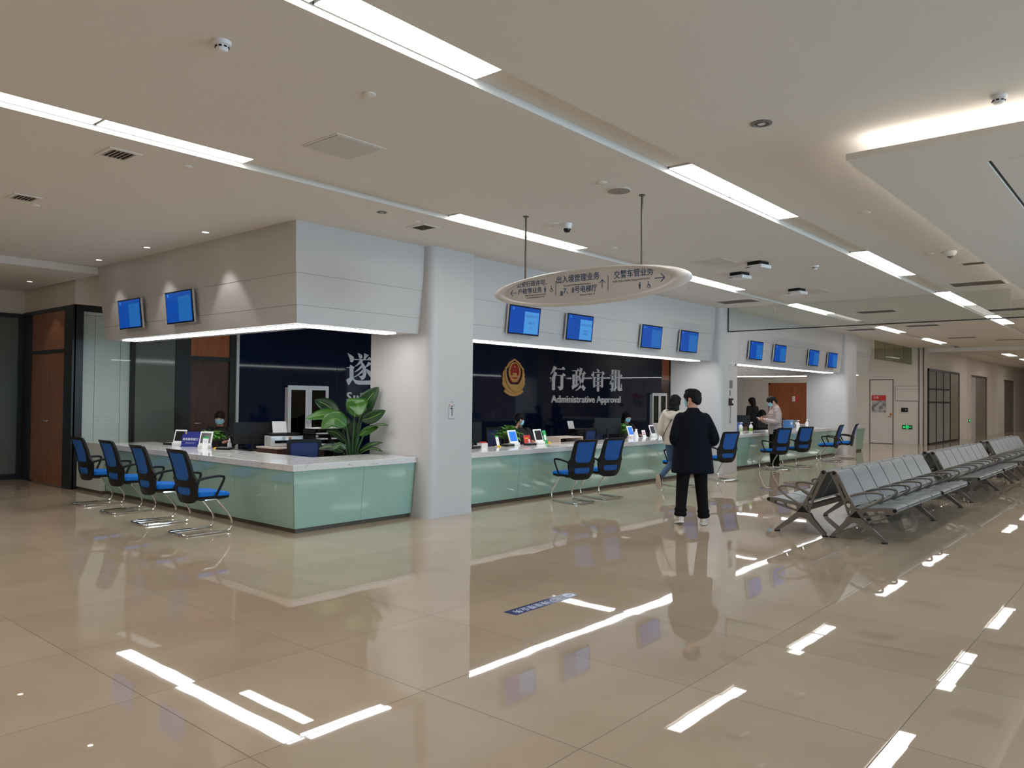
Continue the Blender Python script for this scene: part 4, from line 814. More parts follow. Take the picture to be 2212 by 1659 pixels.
access(3.79, 5.03, .44, 'square access hatch in the ceiling between two light troughs'); access(10.32, 5.05, .46, 'square access hatch right of the oval sign'); access(14.2, 5.04, .5, 'square access hatch beside the third dark-backed box')
for x, y, lab in ((10.72, 4.56, 'white box unit on dark bracket under ceiling, largest of three'), (11.46, 5.17, 'white box unit on dark bracket above the light row right of sign'), (13.72, 5.12, 'white box unit on dark bracket nearest the hanging glass')):
    t = thing('ceiling_box', lab, 'ceiling unit', (x, y, H), radians(-12))
    B((-.11, -.1, -.05), (.11, .1, 0)).build('bracket', M_BLACK, t); B((-.12, -.14, -.1), (.12, .14, -.05)).build('housing', M_WHITE, t, bevel=.006); B((-.124, .05, -.085), (-.12, .11, -.078)).build('indicator', M_BLACK, t)
# lit downlights that wash the left fascia
def downlight(x, y, z, label, power):
    t = thing('lit_downlight', label, 'downlight', (x, y, z), 0, 'lit downlights by the left fascia')
    MB().rings([[(q*cos(a), q*sin(a), zz) for a in [2*pi*k/28 for k in range(28)]] for q, zz in ((.055, 0), (.055, -.004), (.042, -.007), (.038, -.001))], cap=False).build('trim_ring', M_WHITE, t)
    MB().cyl((0, 0, -.003), .038, .002).build('lamp_face', M_SPOT, t)
    l = bpy.data.lights.new('downlight_beam', 'SPOT'); l.energy = power; l.spot_size = radians(76); l.spot_blend = .35; l.shadow_soft_size = .025; l.color = (1, .97, .93)
    o = bpy.data.objects.new('downlight_beam', l); COL.objects.link(o); o.parent = t; o.location = (0, 0, -.03)
downlight(4.755, 12.15, H, 'small lit downlight by the left fascia, nearest the wooden door', 14); downlight(4.746, 10.57, H, 'small lit downlight in the middle of three by the left fascia', 22); downlight(4.74, 8.99, H, 'small lit downlight nearest the fascia corner', 30)
downlight(4.62, 14.6, 3.45, 'small lit downlight under the low bulkhead above the wooden door', 14)

# ================================================================ FIXTURES ON COLUMNS AND FAR WALL
t = thing('wall_sticker', 'small outlined sticker with figure and two red marks on first column', 'sticker', (7.4, 7.388, 1.42))
def front(mb_poly, m, nm, y=-.0015, th=.001):
    me = curve_mesh(nm, mb_poly, th, m); place2d(me, (0, y, 0), (1, 0, 0), (0, 0, 1)); return link_mesh(nm, me, t)
front([[(-.06, -.12), (.06, -.12), (.06, .10), (-.06, .10)]], M_WALL, 'backing', -.0008)
front([[(-.062, -.122), (.062, -.122), (.062, -.115), (-.062, -.115)]], M_GREY, 'outline'); front([[(-.06, -.12), (-.057, -.12), (-.057, .04), (-.06, .04)]], M_GREY, 'outline'); front([[(-.035, .1), (.035, .1), (.035, .106), (-.035, .106)]], M_GREY, 'outline')
front([circle(.005, .05, .01), [(-.025, .025), (.02, .03), (.02, .02), (.012, .015), (.014, -.08), (.002, -.08), (0, .01), (-.025, .015)]], M_BLACK, 'figure')
for s in (-1, 1): front([[(s*.04-.012, .045), (s*.04, .08), (s*.04+.012, .045), (s*.04+.006, .045), (s*.04, .065), (s*.04-.006, .045)]], M_REDP, 'red_mark')
t = thing('bullet_camera', 'small white camera with red lens ring on the second column', 'camera', (15.95, 7.39, 2.36))
MB().cyl((0, -.02, 0), .06, .02, axis='y').build('base', M_WHITE, t); MB().tube([(0, -.02, 0), (.02, -.1, -.01)], [.04, .036], 14).build('barrel', M_WHITE, t); MB().tube([(.02, -.1, -.01), (.022, -.11, -.011)], [.03, .026], 14).build('lens', mat('dark_red_lens', (90, 10, 16), .2), t)
t = thing('wall_plate', 'square grey plate on the second column below the camera', 'plate', (15.97, 7.39, 1.93)); B((-.075, -.012, -.09), (.075, -.002, .09)).build('plate', M_STEEL, t, bevel=.003); B((-.055, -.014, -.07), (.055, -.012, .07)).build('cover', M_GREY, t)
t = thing('card_reader', 'dark card reader box with white key on the second column', 'card reader', (15.95, 7.39, 1.55)); B((-.09, -.04, -.08), (.075, -.002, .075)).build('housing', mat('dark_maroon_plastic', (48, 20, 18), .3), t, bevel=.005); B((.005, -.043, -.03), (.055, -.04, .035)).build('key', M_WHITE, t)
t = thing('notice_strip', 'narrow grey notice strip above the card reader', 'notice', (15.93, 7.39, 1.74)); B((-.03, -.004, -.06), (.03, -.002, .06)).build('strip', M_GREY, t)
t = thing('pull_switch', 'thin dark pull switch cord below the card reader', 'switch', (15.93, 7.385, 1.45)); MB().tube([(0, -.012, 0), (.01, -.012, -.1), (0, -.012, -.2), (-.01, -.012, -.34)], .006, 6).build('cord', M_GREY, t); B((-.05, -.006, -.36), (.03, -.003, -.345)).build('hook', M_GREY, t)
t = thing('wall_poster', 'red and grey notice poster on the white far door', 'poster', (31.36, 8.58, 1.5))
B((-.006, -.25, -.31), (.0, .25, .12)).build('grey_photo', noise_color(mat('grey_photo', (150, 146, 146), .6), (90, 88, 90), (190, 186, 184), 7, 4, .35, .6), t); B((-.006, -.25, .12), (0, .25, .32)).build('red_header', M_REDP, t)
me = text_mesh('poster_text', '公告', .1, M_PAPER, .001); place2d(me, (-.008, .1, .23), (0, -1, 0), (0, 0, 1)); link_mesh('poster_text', me, t)
t = thing('notice_board', 'pale framed notice board on the far wall beside the poster door', 'notice board', (31.38, 7.61, 1.895))
B((-.01, -.4, -.275), (.01, .4, .275)).build('board', M_WALL2, t); MB().box((-.016, -.4, -.275), (-.01, -.39, .275)).box((-.016, .39, -.275), (-.01, .4, .275)).box((-.016, -.4, .265), (-.01, .4, .275)).box((-.016, -.4, -.275), (-.01, .4, -.265)).box((-.016, -.4, .15), (-.01, .4, .158)).build('frame', M_GREY, t)
for k in range(5): B((-.0115, -.33, .08-.07*k), (-.0105, .3-.12*(k % 2), .088-.07*k)).build('text_line', M_SIGN, t)
t = thing('wall_terminal', 'black wall terminal under the framed notice board', 'terminal', (31.4, 7.69, 1.285)); B((-.05, -.11, -.075), (0, .11, .075)).build('housing', M_BLACK, t, bevel=.006); B((-.053, -.08, -.03), (-.05, -.02, .04)).build('key', M_GREY, t)
def exit_sign(label, c, right, nrm):
    t = thing('exit_sign', label, 'exit sign', c)
    R = Vector(right); N = Vector(nrm)
    MB().obox(N*.012, R*.17, (0, 0, .07), N*.012).build('plate', mat('dark_green_plate', (16, 52, 34), .2), t)
    for poly in ([(-.15, 0), (-.1, .045), (-.1, .018), (-.06, .018), (-.06, -.018), (-.1, -.018), (-.1, -.045)], [(-.04, -.055), (.05, -.055), (.05, .055), (-.04, .055)]):
        me = curve_mesh('lit_mark', [poly], .002, M_EXIT); place2d(me, N*.025, R, (0, 0, 1)); link_mesh('lit_mark', me, t)
    me = text_mesh('lit_text', 'EXIT', .07, M_EXIT, .001, sx=.6); place2d(me, N*.025+R*.11, R, (0, 0, 1)); link_mesh('lit_text', me, t)
    me = curve_mesh('runner_mark', [circle(.005, .035, .01, n=12), [(-.02, .02), (.02, .022), (.03, 0), (.02, .0), (.012, .01), (.012, -.01), (.028, -.045), (.016, -.045), (.0, -.015), (-.02, -.04), (-.03, -.035), (-.008, -.0)]], .001, mat('exit_dark', (6, 60, 30), .4)); place2d(me, N*.027, R, (0, 0, 1)); link_mesh('runner_mark', me, t)
exit_sign('green lit exit sign low on the far wall below the terminal', (31.4, 7.6, .65), (0, -1, 0), (-1, 0, 0))
exit_sign('small green exit sign on the corridor wall beside the first lift doors', (39.55, 7.05, .78), (1, 0, 0), (0, -1, 0))
t = thing('door_sign', 'small red and white sign on the orange brown double door', 'sign', (31.37, 11.72, 1.66)); B((-.004, -.12, -.11), (0, .03, .1)).build('red_part', M_REDP, t); B((-.004, .03, -.11), (0, .15, .1)).build('white_part', M_SIGN, t)
# floor sticker
t = thing('floor_sticker', 'blue arrow strip with white writing stuck on the floor tiles', 'floor sticker', (4.8, 3.752, 0))
outl = [(-.41, -.062), (.33, -.062)]+[(.33+.07*sin(a), -.062*cos(a)) for a in [pi*k/12 for k in range(1, 12)]]+[(.33, .062), (-.41, .062)]
MB().prism(outl, lambda u, v, q: (u, v, q), .0002, .0012).build('strip', mat('sticker_blue', (20, 52, 118), .12), t)
me = text_mesh('lettering', '出入境管理业务', .085, mat('sticker_white', (210, 220, 235), .3), .0004, sx=.95); place2d(me, (-.08, 0, .0016), (-1, 0, 0), (0, -1, 0)); link_mesh('lettering', me, t)
me = curve_mesh('arrow_disc', [circle(.32, 0, .055, .047)], .0006, mat('sticker_white', (210, 220, 235), .3)); me.transform(Matrix.Translation((0, 0, .0016))); link_mesh('arrow_disc', me, t)
me = curve_mesh('arrow', [[(.29, -.006), (.335, -.006), (.325, -.025), (.36, 0), (.325, .025), (.335, .006), (.29, .006)]], .0005, mat('sticker_blue', (20, 52, 118), .12)); me.transform(Matrix.Translation((0, 0, .0024))); link_mesh('arrow', me, t)

# ================================================================ BLINDS, CABINETS
t = thing('venetian_blind', 'white venetian blind behind glass at the left office front', 'blind', (5.6, 13.9, 0))
b = MB(); z = .15
while z < 2.9: b.obox((0, .01, z), (.385, 0, 0), (0, .007, .0125), (0, -.0003, .0003)); z += .026
b.build('slat', M_BLIND, t); B((-.39, -.01, 2.9), (.39, .03, 2.95)).build('head_rail', M_WHITE, t)
for x in (-.2, .22): MB().tube([(x, -.006, .14), (x, -.006, 2.92)], .0025, 5).build('cord', M_GREY, t)
def cabinet(x0, label):
    t = thing('glass_door_cabinet', label, 'cabinet', (x0+.5, 13.79, 0))
    MB().box((-.5, -.04, 0), (-.48, .055, 1.79)).box((.48, -.04, 0), (.5, .055, 1.79)).box((-.5, .045, 0), (.5, .055, 1.79)).box((-.5, -.04, 1.75), (.5, .055, 1.79)).box((-.5, -.04, 0), (.5, .055, .08)).build('carcass', M_WHITE, t)
    for z in (.8, 1.12, 1.44): B((-.48, -.035, z), (.48, .044, z+.02)).build('shelf', M_GREY, t)
    B((-.475, .035, .1), (.475, .044, 1.74)).build('dark_lining', M_BLACK, t)
    for s in (-1, 1):
        a, c = (-.498, -.003) if s < 0 else (.003, .498)
        d = MB().box((a, -.062, .02), (a+.075, -.042, 1.78)).box((c-.075, -.062, .02), (c, -.042, 1.78)).box((a+.075, -.062, 1.7), (c-.075, -.042, 1.78)).box((a+.075, -.062, .02), (c-.075, -.042, .76)).build('door', M_SILVER if False else M_WHITE, t, bevel=.002)
        B((a+.075, -.055, .76), (c-.075, -.051, 1.7)).build('door_glass', glass('dark_pane', (70, 76, 74)), d)
        MB().tube(catmull([(s*.04, -.062, 1.0), (s*.04, -.085, 1.03), (s*.04, -.085, 1.13), (s*.04, -.062, 1.16)], 4), .006).build('handle', M_CHROME, d)
    return t
cabinet(9.06, 'white two-door glass cabinet against navy wall behind the corner counter'); cabinet(23.5, 'white two-door glass cabinet against navy wall, right end of middle bay')
t = thing('paper_cup', 'white cup with red mark on the top shelf of the cabinet', 'cup', (9.27, 13.786, 1.462)); MB().lathe((0, 0, 0), [(.02, 0), (.03, .13), (.028, .132), (.018, .01)]).build('cup', M_PAPER, t); B((-.015, -.032, .04), (.015, -.024, .09)).build('red_mark', M_REDP, t)

# ================================================================ THINGS ON THE COUNTERS
def tablet(x, y, a, label, m, w=.2, h=.25):
    t = thing('tablet_stand', label, 'tablet', (x, y, CT), radians(a))
    Rr = Matrix.Rotation(radians(-18), 4, 'X')     # local -y faces the visitor, the top leans back
    B((-w/2, -.012, .02), (w/2, .006, h)).xf(Rr).build('case', M_WHITE, t, bevel=.004); B((-w/2+.022, -.0145, .07), (w/2-.022, -.012, h-.025)).xf(Rr).build('display', m, t)
    B((-w/2+.01, -.035, 0), (w/2-.01, .05, .045)).build('base', M_WHITE, t, bevel=.005); return t
def desk_card(x, y, a, label, m, w, h, nm='desk_card', cat='card', z=CT):
    t = thing(nm, label, cat, (x, y, z), radians(a)); Rr = Matrix.Rotation(radians(-14), 4, 'X')
    B((-w/2, -.003, .005), (w/2, .003, h)).xf(Rr).build('card', m, t); B((-w/2, -.03, 0), (w/2, .05, .006)).build('foot', m, t); return t, Rr
tablet(5.78, 11.68, -62, 'white framed dark tablet farthest along the left counter', M_TABDARK); tablet(5.80, 10.92, -58, 'white framed dark tablet beside the blue name board', M_TABDARK)
t, Rr = desk_card(5.78, 11.33, -58, 'deep blue name board with white writing on left counter', M_BLUEP, .28, .19, 'name_board', 'sign')
for s, z, sz in (('政务服务窗口', .11, .042), ('Administrative Service', .055, .016)):
    me = text_mesh('lettering', s, sz, M_PAPER, .0006); place2d(me, (0, -.005, z), (1, 0, 0), (0, 0, 1)); me.transform(Rr); link_mesh('lettering', me, t)
B((-.13, .02, .19), (.14, .026, .235)).xf(Rr).build('upper_panel', M_BLUEP, t); MB().cyl((-.1, .016, .212), .014, .003, axis='y').xf(Rr).build('round_badge', M_GOLD, t)
def code_stand(x, y, a, label, topm, z=CT):
    t, Rr = desk_card(x, y, a, label, M_PAPER, .08, .15, 'code_stand', 'stand', z); B((-.04, -.004, .15), (.04, .004, .175)).xf(Rr).build('coloured_top', topm, t); B((-.022, -.0045, .09), (.022, -.003, .094)).xf(Rr).build('print_line', M_GREY, t); B((-.026, -.0045, .11), (.026, -.003, .114)).xf(Rr).build('print_line', M_GREY, t)
code_stand(5.72, 10.76, -50, 'small white stand with green top on the left counter', M_GREENP)
def yellow(x, y, label):
    o = MB().lathe((0, 0, 0), [(.03, 0), (.036, .006), (.033, .015), (.016, .021), (.001, .022)]).build('yellow_button', M_YELLOW); o.location = (x, y, CT); o.scale = (1.1, .9, 1); tag(o, label, 'call button')
yellow(5.84, 10.66, 'yellow oval button on the left counter near the pothos'); yellow(9.38, 8.28, 'yellow oval button on the middle counter, left of blue tablet'); yellow(10.8, 8.36, 'yellow oval button on the middle counter, right of dark tablet')
def reader(x, y, a, label, z=CT):
    t = thing('id_reader', label, 'card reader', (x, y, z), radians(a)); B((-.1, -.07, 0), (.1, .07, .03)).build('body', M_BLACK, t, bevel=.006); B((-.09, -.06, .03), (.09, .06, .036)).build('pad', M_GREY, t)
reader(5.8, 11.95, -62, 'flat black card reader beside the farthest tablet on left counter'); reader(9.62, 8.3, 8, 'flat black card reader left of the blue tablet'); reader(10.1, 8.22, 8, 'flat black card reader right of the blue tablet'); reader(5.84, 10.42, -60, 'flat black card reader behind the yellow button on left counter')
t = thing('spray_bottle', 'clear bottle with white cap by the left counter monitor', 'bottle', (6.12, 10.78, .745)); MB().lathe((0, 0, 0), [(.03, 0), (.033, .01), (.033, .11), (.014, .14), (.012, .15)]).build('bottle', M_BOTTLE, t); MB().lathe((0, 0, .15), [(.014, 0), (.014, .02), (.006, .03), (.006, .045)]).build('cap', M_WHITE, t)
def monitor(x, y, a, label, w=.54, h=.32, z=.745, lift=.12):
    """local +y is the screen side; the visitor sees the back"""
    t = thing('monitor', label, 'monitor', (x, y, z), radians(a))
    B((-w/2, -.012, lift), (w/2, .012, lift+h)).build('housing', M_BLACK, t, bevel=.005); B((-w/2+.01, .012, lift+.012), (w/2-.01, .0135, lift+h-.012)).build('display', M_TABDARK, t)
    MB().box((-.02, -.03, .012), (.02, -.012, lift+.12)).build('stand', M_BLACK, t); b = MB()
    for s in (-1, 1): b.tube([(0, -.02, .03), (s*.13, .06, .014)], .012).tube([(0, -.02, .03), (s*.1, -.1, .014)], .012)
    b.build('foot', M_BLACK, t); return t
monitor(6.28, 10.42, -22, 'black monitor seen from behind on the left counter desk'); monitor(9.05, 8.78, -38, 'black monitor seen from behind beside the first column', .62, .36, lift=.08); monitor(13.35, 8.84, -40, 'black monitor seen from behind near the woman clerk', .56, .33); monitor(19.75, 8.86, -55, 'black monitor seen from behind at the far counter left end', .5, .3, lift=.14)
def keyboard(x, y, a, label):
    t = thing('keyboard', label, 'keyboard', (x, y, .745), radians(a)); B((-.21, -.07, 0), (.21, .07, .018)).build('body', M_BLACK, t, bevel=.004); b = MB()
    for r in range(4):
        for k in range(12): b.box((-.195+k*.0325, -.055+r*.029, .018), (-.17+k*.0325, -.033+r*.029, .022))
    b.build('keys', M_GREY if False else mat('dark_key', (30, 30, 32), .5), t)
keyboard(6.2, 10.72, -62, 'black keyboard below the left counter monitor'); keyboard(8.75, 8.62, 10, 'black keyboard next to the first column behind the middle counter')
tablet(9.86, 8.36, 6, 'white framed blue-screen tablet beside the pothos on middle counter', M_TABSCREEN, .24, .26); tablet(10.5, 8.33, 6, 'white framed dark-screen tablet beside the red card', M_TABDARK, .24, .26)
tablet(13.53, 8.37, 4, 'white framed blue-screen tablet behind the sanitizer on middle counter', M_TABSCREEN, .22, .25); tablet(14.4, 8.37, 4, 'white framed dark tablet left of the woman in cream hoodie', M_TABDARK, .22, .25)
code_stand(9.48, 8.38, 10, 'small white stand with green top left of the blue tablet', M_GREENP); code_stand(13.75, 8.37, 4, 'small white stand right of the sanitizer bottle', M_PAPER)
t, Rr = desk_card(10.24, 8.38, 8, 'red card with small white figure on middle counter', M_REDP, .22, .16); B((.03, -.005, .03), (.07, -.003, .09)).xf(Rr).build('white_figure', M_PAPER, t); B((-.08, -.005, .1), (.04, -.003, .115)).xf(Rr).build('print_line', M_YELLOW, t)
t, Rr = desk_card(10.72, 8.37, 6, 'green and white stand behind the dark-screen tablet', M_GREENP, .1, .23); B((-.03, -.005, .06), (.03, -.003, .15)).xf(Rr).build('white_patch', M_PAPER, t)
t, Rr = desk_card(14.02, 8.37, 4, 'small white card with red characters on middle counter', M_PAPER, .15, .15)
for z in (.1, .06):
    me = text_mesh('lettering', '请勿靠近' if z == .1 else '保持距离', .03, M_REDP, .0005); place2d(me, (0, -.005, z), (1, 0, 0), (0, 0, 1)); me.transform(Rr); link_mesh('lettering', me, t)
t, Rr = desk_card(14.7, 8.37, 4, 'white card with blue edge beside the woman in cream hoodie', M_PAPER, .18, .13); B((-.09, -.004, .12), (.09, -.003, .13)).xf(Rr).build('blue_edge', M_BLUEP, t)
def sanitizer(x, y, label, band=M_GREENP, s=1.0):
    t = thing('sanitizer_bottle', label, 'bottle', (x, y, CT)); t.scale = (s, s, s)
    MB().lathe((0, 0, 0), [(.034, 0), (.037, .008), (.037, .125), (.028, .15), (.013, .158), (.013, .17)]).build('bottle', M_WHITE, t); MB().lathe((0, 0, .035), [(.0378, 0), (.0378, .06)], 24).build('paper_band', band, t)
    MB().cyl((0, 0, .17), .006, .03).cyl((0, 0, .198), .013, .012).tube([(0, 0, .206), (.045, -.01, .204), (.055, -.012, .195)], .006).build('pump', M_WHITE, t)
sanitizer(13.42, 8.22, 'clear white pump bottle in front of the blue-screen tablet', M_WHITE, .9)
sanitizer(17.45, 7.82, 'white pump bottle nearest the second column at the far counter', mat('pale_green_band', (170, 200, 150), .5), 1.25); sanitizer(17.98, 7.8, 'white pump bottle second from second column at the far counter', mat('lime_band', (130, 180, 60), .5), 1.25)
sanitizer(20.9, 7.75, 'white pump bottle left of the far pair at the far counter', M_WHITE, 1.25); sanitizer(22.03, 7.92, 'white pump bottle nearest the third wing wall', M_WHITE, 1.25)
t = thing('file_box', 'blue file box behind the two pump bottles at the far counter', 'box', (18.1, 8.2, CT)); B((-.16, -.06, 0), (.16, .08, .24)).build('box', mat('slate_blue_plastic', (60, 84, 150), .4), t, bevel=.004); B((-.05, -.062, .12), (.05, -.06, .18)).build('paper_patch', M_SIGN, t)
for k, x in enumerate((22.95, 23.3)):
    t = thing('file_box', ['light blue file box beside the seated clerks, nearer one', 'grey file box beside the third wing wall'][k], 'box', (x, 8.8, .745)); B((-.16, -.1, 0), (.16, .1, .26)).build('box', [mat('sky_blue_plastic', (90, 140, 200), .4), M_GREY][k], t, bevel=.004); B((-.05, -.102, .13), (.05, -.1, .2)).build('paper_patch', M_PAPER, t)
t = thing('document_camera', 'black gooseneck document camera at the far counter', 'camera', (20.6, 8.15, CT)); MB().cyl((0, 0, 0), .1, .02).build('base', M_BLACK, t); MB().tube(catmull([(0, 0, .02), (.0, .02, .18), (.02, 0, .28), (.06, -.06, .31)], 5), .014).build('arm', M_BLACK, t); MB().ell((.07, -.08, .30), (.04, .05, .025)).build('head', M_BLACK, t)
t = thing('paper_stack', 'white papers lying on the far counter by the puffer jacket man', 'papers', (19.6, 7.95, CT)); B((-.15, -.1, 0), (.15, .1, .02)).build('sheets', M_PAPER, t)
t = thing('clipboard', 'dark clipboard on the far counter left of the puffer jacket man', 'clipboard', (18.6, 7.85, CT)); B((-.16, -.11, 0), (.16, .11, .008)).build('board', M_BLACK, t); B((-.03, .08, .008), (.03, .11, .016)).build('clip', M_CHROME, t)
t = thing('desk_phone', 'black desk phone with small blue display next to the first column', 'phone', (8.75, 8.28, CT), radians(10)); B((-.12, -.09, 0), (.12, .09, .04)).build('body', M_BLACK, t, bevel=.006); B((-.02, .03, .04), (.1, .075, .043)).build('display', M_TABSCREEN, t)
MB().tube([(-.085, -.075, .06), (-.08, -.06, .075), (-.08, .06, .075), (-.085, .075, .06)], .02).build('handset', M_BLACK, t); b = MB()
for i in range(3):
    for j in range(4): b.box((-.02+.04*i, -.07+.024*j, .04), (.005+.04*i, -.055+.024*j, .045))
b.build('keys', M_SIGN, t)
t = thing('paper_box', 'small grey box with red lid behind the desk phone', 'box', (9.05, 8.34, CT)); B((-.07, -.05, 0), (.07, .05, .07)).build('box', M_SIGN, t); B((-.03, -.04, .07), (.05, .04, .09)).build('lid', M_REDP, t)
# pale shelf riser, printer with paper support
t = thing('shelf_riser', 'pale wooden riser shelf on the desk behind the front chairs', 'shelf', (11.68, 8.72, .745)); MB().box((-.36, -.2, .11), (.36, .2, .13)).box((-.36, -.2, 0), (-.34, .2, .11)).box((.34, -.2, 0), (.36, .2, .11)).build('frame', M_CREAMWOOD, t); B((-.34, .18, 0), (.34, .2, .11)).build('back', M_WOOD_DARK, t)
def printer(x, y, z, a, label, body):
    t = thing('printer', label, 'printer', (x, y, z), radians(a)); B((-.23, -.17, 0), (.23, .17, .15)).build('body', body, t, bevel=.015); B((-.18, -.18, .05), (.18, -.165, .09)).build('output_slot', M_BLACKGL, t); B((-.21, -.12, .15), (.21, .12, .19)).build('lid', M_BLACK, t, bevel=.01)
    MB().obox((0, .18, .25), (.105, 0, 0), (0, .03, .1), (0, -.002, .0006)).build('paper_sheet', M_PAPER, t); return t
t = thing('printer_stand', 'low pale stand under the black printer behind the middle counter', 'stand', (13.65, 9.8, 0)); B((-.3, -.22, .72), (.3, .22, .745)).build('stand_top', M_CREAMWOOD, t); B((-.28, -.2, 0), (.28, .2, .72)).build('body', M_CREAMWOOD, t)
printer(13.65, 9.8, .745, 0, 'black printer with a white sheet standing up behind the middle counter', M_BLACK)
t = thing('side_cabinet', 'dark side cabinet in the inner corner behind the plant', 'cabinet', (6.8, 9.85, 0)); B((-.62, -.25, 0), (.62, .28, .83)).build('carcass', M_WOOD_DARK, t); B((-.63, -.26, .83), (.63, .29, .85)).build('cabinet_top', M_CREAMWOOD, t)
for s in (-1, 1): d = B((min(s*.005, s*.61), -.266, .05), (max(s*.005, s*.61), -.25, .81)).build('door', M_WOOD_DARK, t); B((s*.06-.008, -.285, .4), (s*.06+.008, -.266, .52)).build('handle', M_CHROME, d)
printer(6.5, 9.95, .85, -15, 'white and black printer behind the swivel chair in the corner', M_SILVER)
t = thing('paper_tray', 'black two-column paper tray stacked with sheets behind the big plant', 'paper tray', (7.05, 9.72, .85)); b = MB()
for x in (-.27, 0, .255): b.box((x, -.15, 0), (x+.015, .15, .25))
for z in (0, .08, .16, .24): b.box((-.27, -.15, z), (.27, .15, z+.012))
b.build('frame', M_BLACK, t)
for z in (.02, .1, .18, .254):
    for x in (-.24, .03): B((x, -.135, z-.006), (x+.21, .13, z+.012)).build('sheets', M_PAPER, t)
t = thing('potted_cactus', 'small cactus with orange top in a white dotted pot', 'cactus', (6.42, 9.66, .85)); MB().lathe((0, 0, 0), [(.028, 0), (.038, .06), (.034, .06), (.03, .05)]).build('pot', M_PAPER, t)
b = MB(); b.ell((0, 0, .085), (.024, .024, .04)); b.build('stem', mat('cactus_green', (70, 84, 50), .7), t); MB().ell((0, 0, .13), (.022, .022, .02)).build('orange_top', mat('cactus_orange', (176, 130, 70), .8), t)
t = thing('storage_box', 'low black box in the corner in front of the paper tray', 'box', (6.95, 9.24, 0)); B((-.16, -.13, 0), (.16, .13, .82)).build('box', M_BLACKGL, t, bevel=.02); MB().grid(lambda u, v: (-.1+.2*u, -.1+.16*v, .824+.07*max(0, u-.3)**1.2), 8, 4).build('curled_paper', M_PAPER, t)
B((-.12, -.12, .82), (.08, .1, .824)).build('flat_paper', M_PAPER, t)

# ================================================================ PLANTS
def leaf_grid(mb, pts, width, fold=.25, droop=0, nv=6, prof=None):
    C = catmull(pts, 4); n = len(C); prof = prof or (lambda t: (sin(pi*min(1, t**.75))**.8))
    up = Vector((0, 0, 1)); o = len(mb.v)
    for i, c in enumerate(C):
        a = C[max(i-1, 0)]; b = C[min(i+1, n-1)]; tg = (b-a).normalized(); sd = tg.cross(up)
        sd = sd.normalized() if sd.length > .05 else Vector((1, 0, 0)); nr = sd.cross(tg)
        wd = max(width*prof(i/(n-1)), .0015)
        for j in range(nv+1):
            q = 2*j/nv-1; mb.v.append(tuple(c+sd*wd*q+nr*abs(q)*wd*fold-nr*droop*wd*q*q))
    for i in range(n-1):
        for j in range(nv):
            a = o+i*(nv+1)+j; mb.f.append((a, a+nv+1, a+nv+2, a+1))
def face_leaf(mb, base, tip, bulge, width, view, nv=6, prof=None, cup=.15):
    """broad leaf whose blade is turned towards the direction view"""
    base, tip, view = Vector(base), Vector(tip), Vector(view).normalized(); C = catmull([base, base.lerp(tip, .5)+Vector(bulge), tip], 8); n = len(C); o = len(mb.v)
    prof = prof or (lambda t: sin(pi*min(1, t**.8))**.7)
    for i, c in enumerate(C):
        tg = (C[min(i+1, n-1)]-C[max(i-1, 0)]).normalized(); sd = tg.cross(view).normalized(); wd = max(width*prof(i/(n-1)), .002)
        for j in range(nv+1):
            q = 2*j/nv-1; mb.v.append(tuple(c+sd*wd*q+view*abs(q)*wd*cup))
    for i in range(n-1):
        for j in range(nv):
            a = o+i*(nv+1)+j; mb.f.append((a, a+nv+1, a+nv+2, a+1))
    return C
CR, CD = Vector((.65, -.76, 0)), Vector((.62, .78, 0))     # across and along the plant's open side
bp = thing('potted_plant', 'large broad-leaved green plant inside the corner counter by first column', 'plant', (6.76, 8.68, 0))
MB().lathe((0, 0, 0), [(.13, 0), (.17, .35), (.18, .36), (.16, .36), (.15, .33)]).build('pot', M_POT, bp)
def L3(r, d, z): v = CR*r+CD*d; return (v.x, v.y, z)
Z0 = .80
leaves = [  # base (r, d, z), tip (r, d, z), bulge, half width, bright, turn of the blade
    ((.10, .0, 1.27), (.36, -.10, 1.72), (-.05, 0, .02), .125, 0, (0, -1, .25)), ((.03, -.12, 1.30), (.10, -.32, 1.33), (0, 0, .16), .15, 1, (.1, -1, .5)),
    ((-.20, .05, 1.33), (-.53, .12, 1.53), (0, 0, .03), .11, 0, (.1, -1, .55)), ((-.10, -.05, 1.25), (-.64, -.1, 1.27), (0, 0, .07), .10, 1, (0, -.9, .7)),
    ((-.08, -.1, 1.18), (-.42, -.22, 1.14), (0, 0, .12), .12, 1, (0, -1, .35)), ((.13, -.08, 1.26), (.45, -.28, 1.40), (0, 0, -.02), .09, 0, (0, -1, .3)),
    ((.18, -.1, 1.12), (.49, -.33, 1.20), (0, 0, .04), .045, 0, (0, -.6, 1)), ((.10, -.06, 1.05), (.36, -.22, 1.17), (0, 0, .02), .06, 1, (0, -1, .3)),
    ((.10, -.02, .83), (.42, -.28, .97), (0, 0, .03), .045, 0, (0, -1, .6)), ((.12, -.1, .81), (.42, -.32, .85), (0, 0, .05), .04, 0, (0, -.5, 1)),
    ((-.08, .04, .95), (-.36, .0, 1.10), (0, 0, .05), .06, 0, (0, -1, .4)), ((-.08, -.1, .86), (-.26, -.2, .86), (0, 0, .06), .045, 0, (0, -1, .5)),
    ((-.12, -.05, .82), (-.46, -.14, .86), (0, 0, .05), .06, 0, (0, -1, .6)), ((-.05, .15, 1.1), (-.2, .3, 1.2), (0, 0, .08), .09, 0, (0, -1, .3)), ((0, .1, 1.0), (.02, .05, 1.26), (0, 0, .0), .09, 0, (0, -1, .1))]
def turn(v): a = CR*v[0]-CD*v[1]*-1; return Vector((a.x, a.y, v[2]))
stalks = MB()
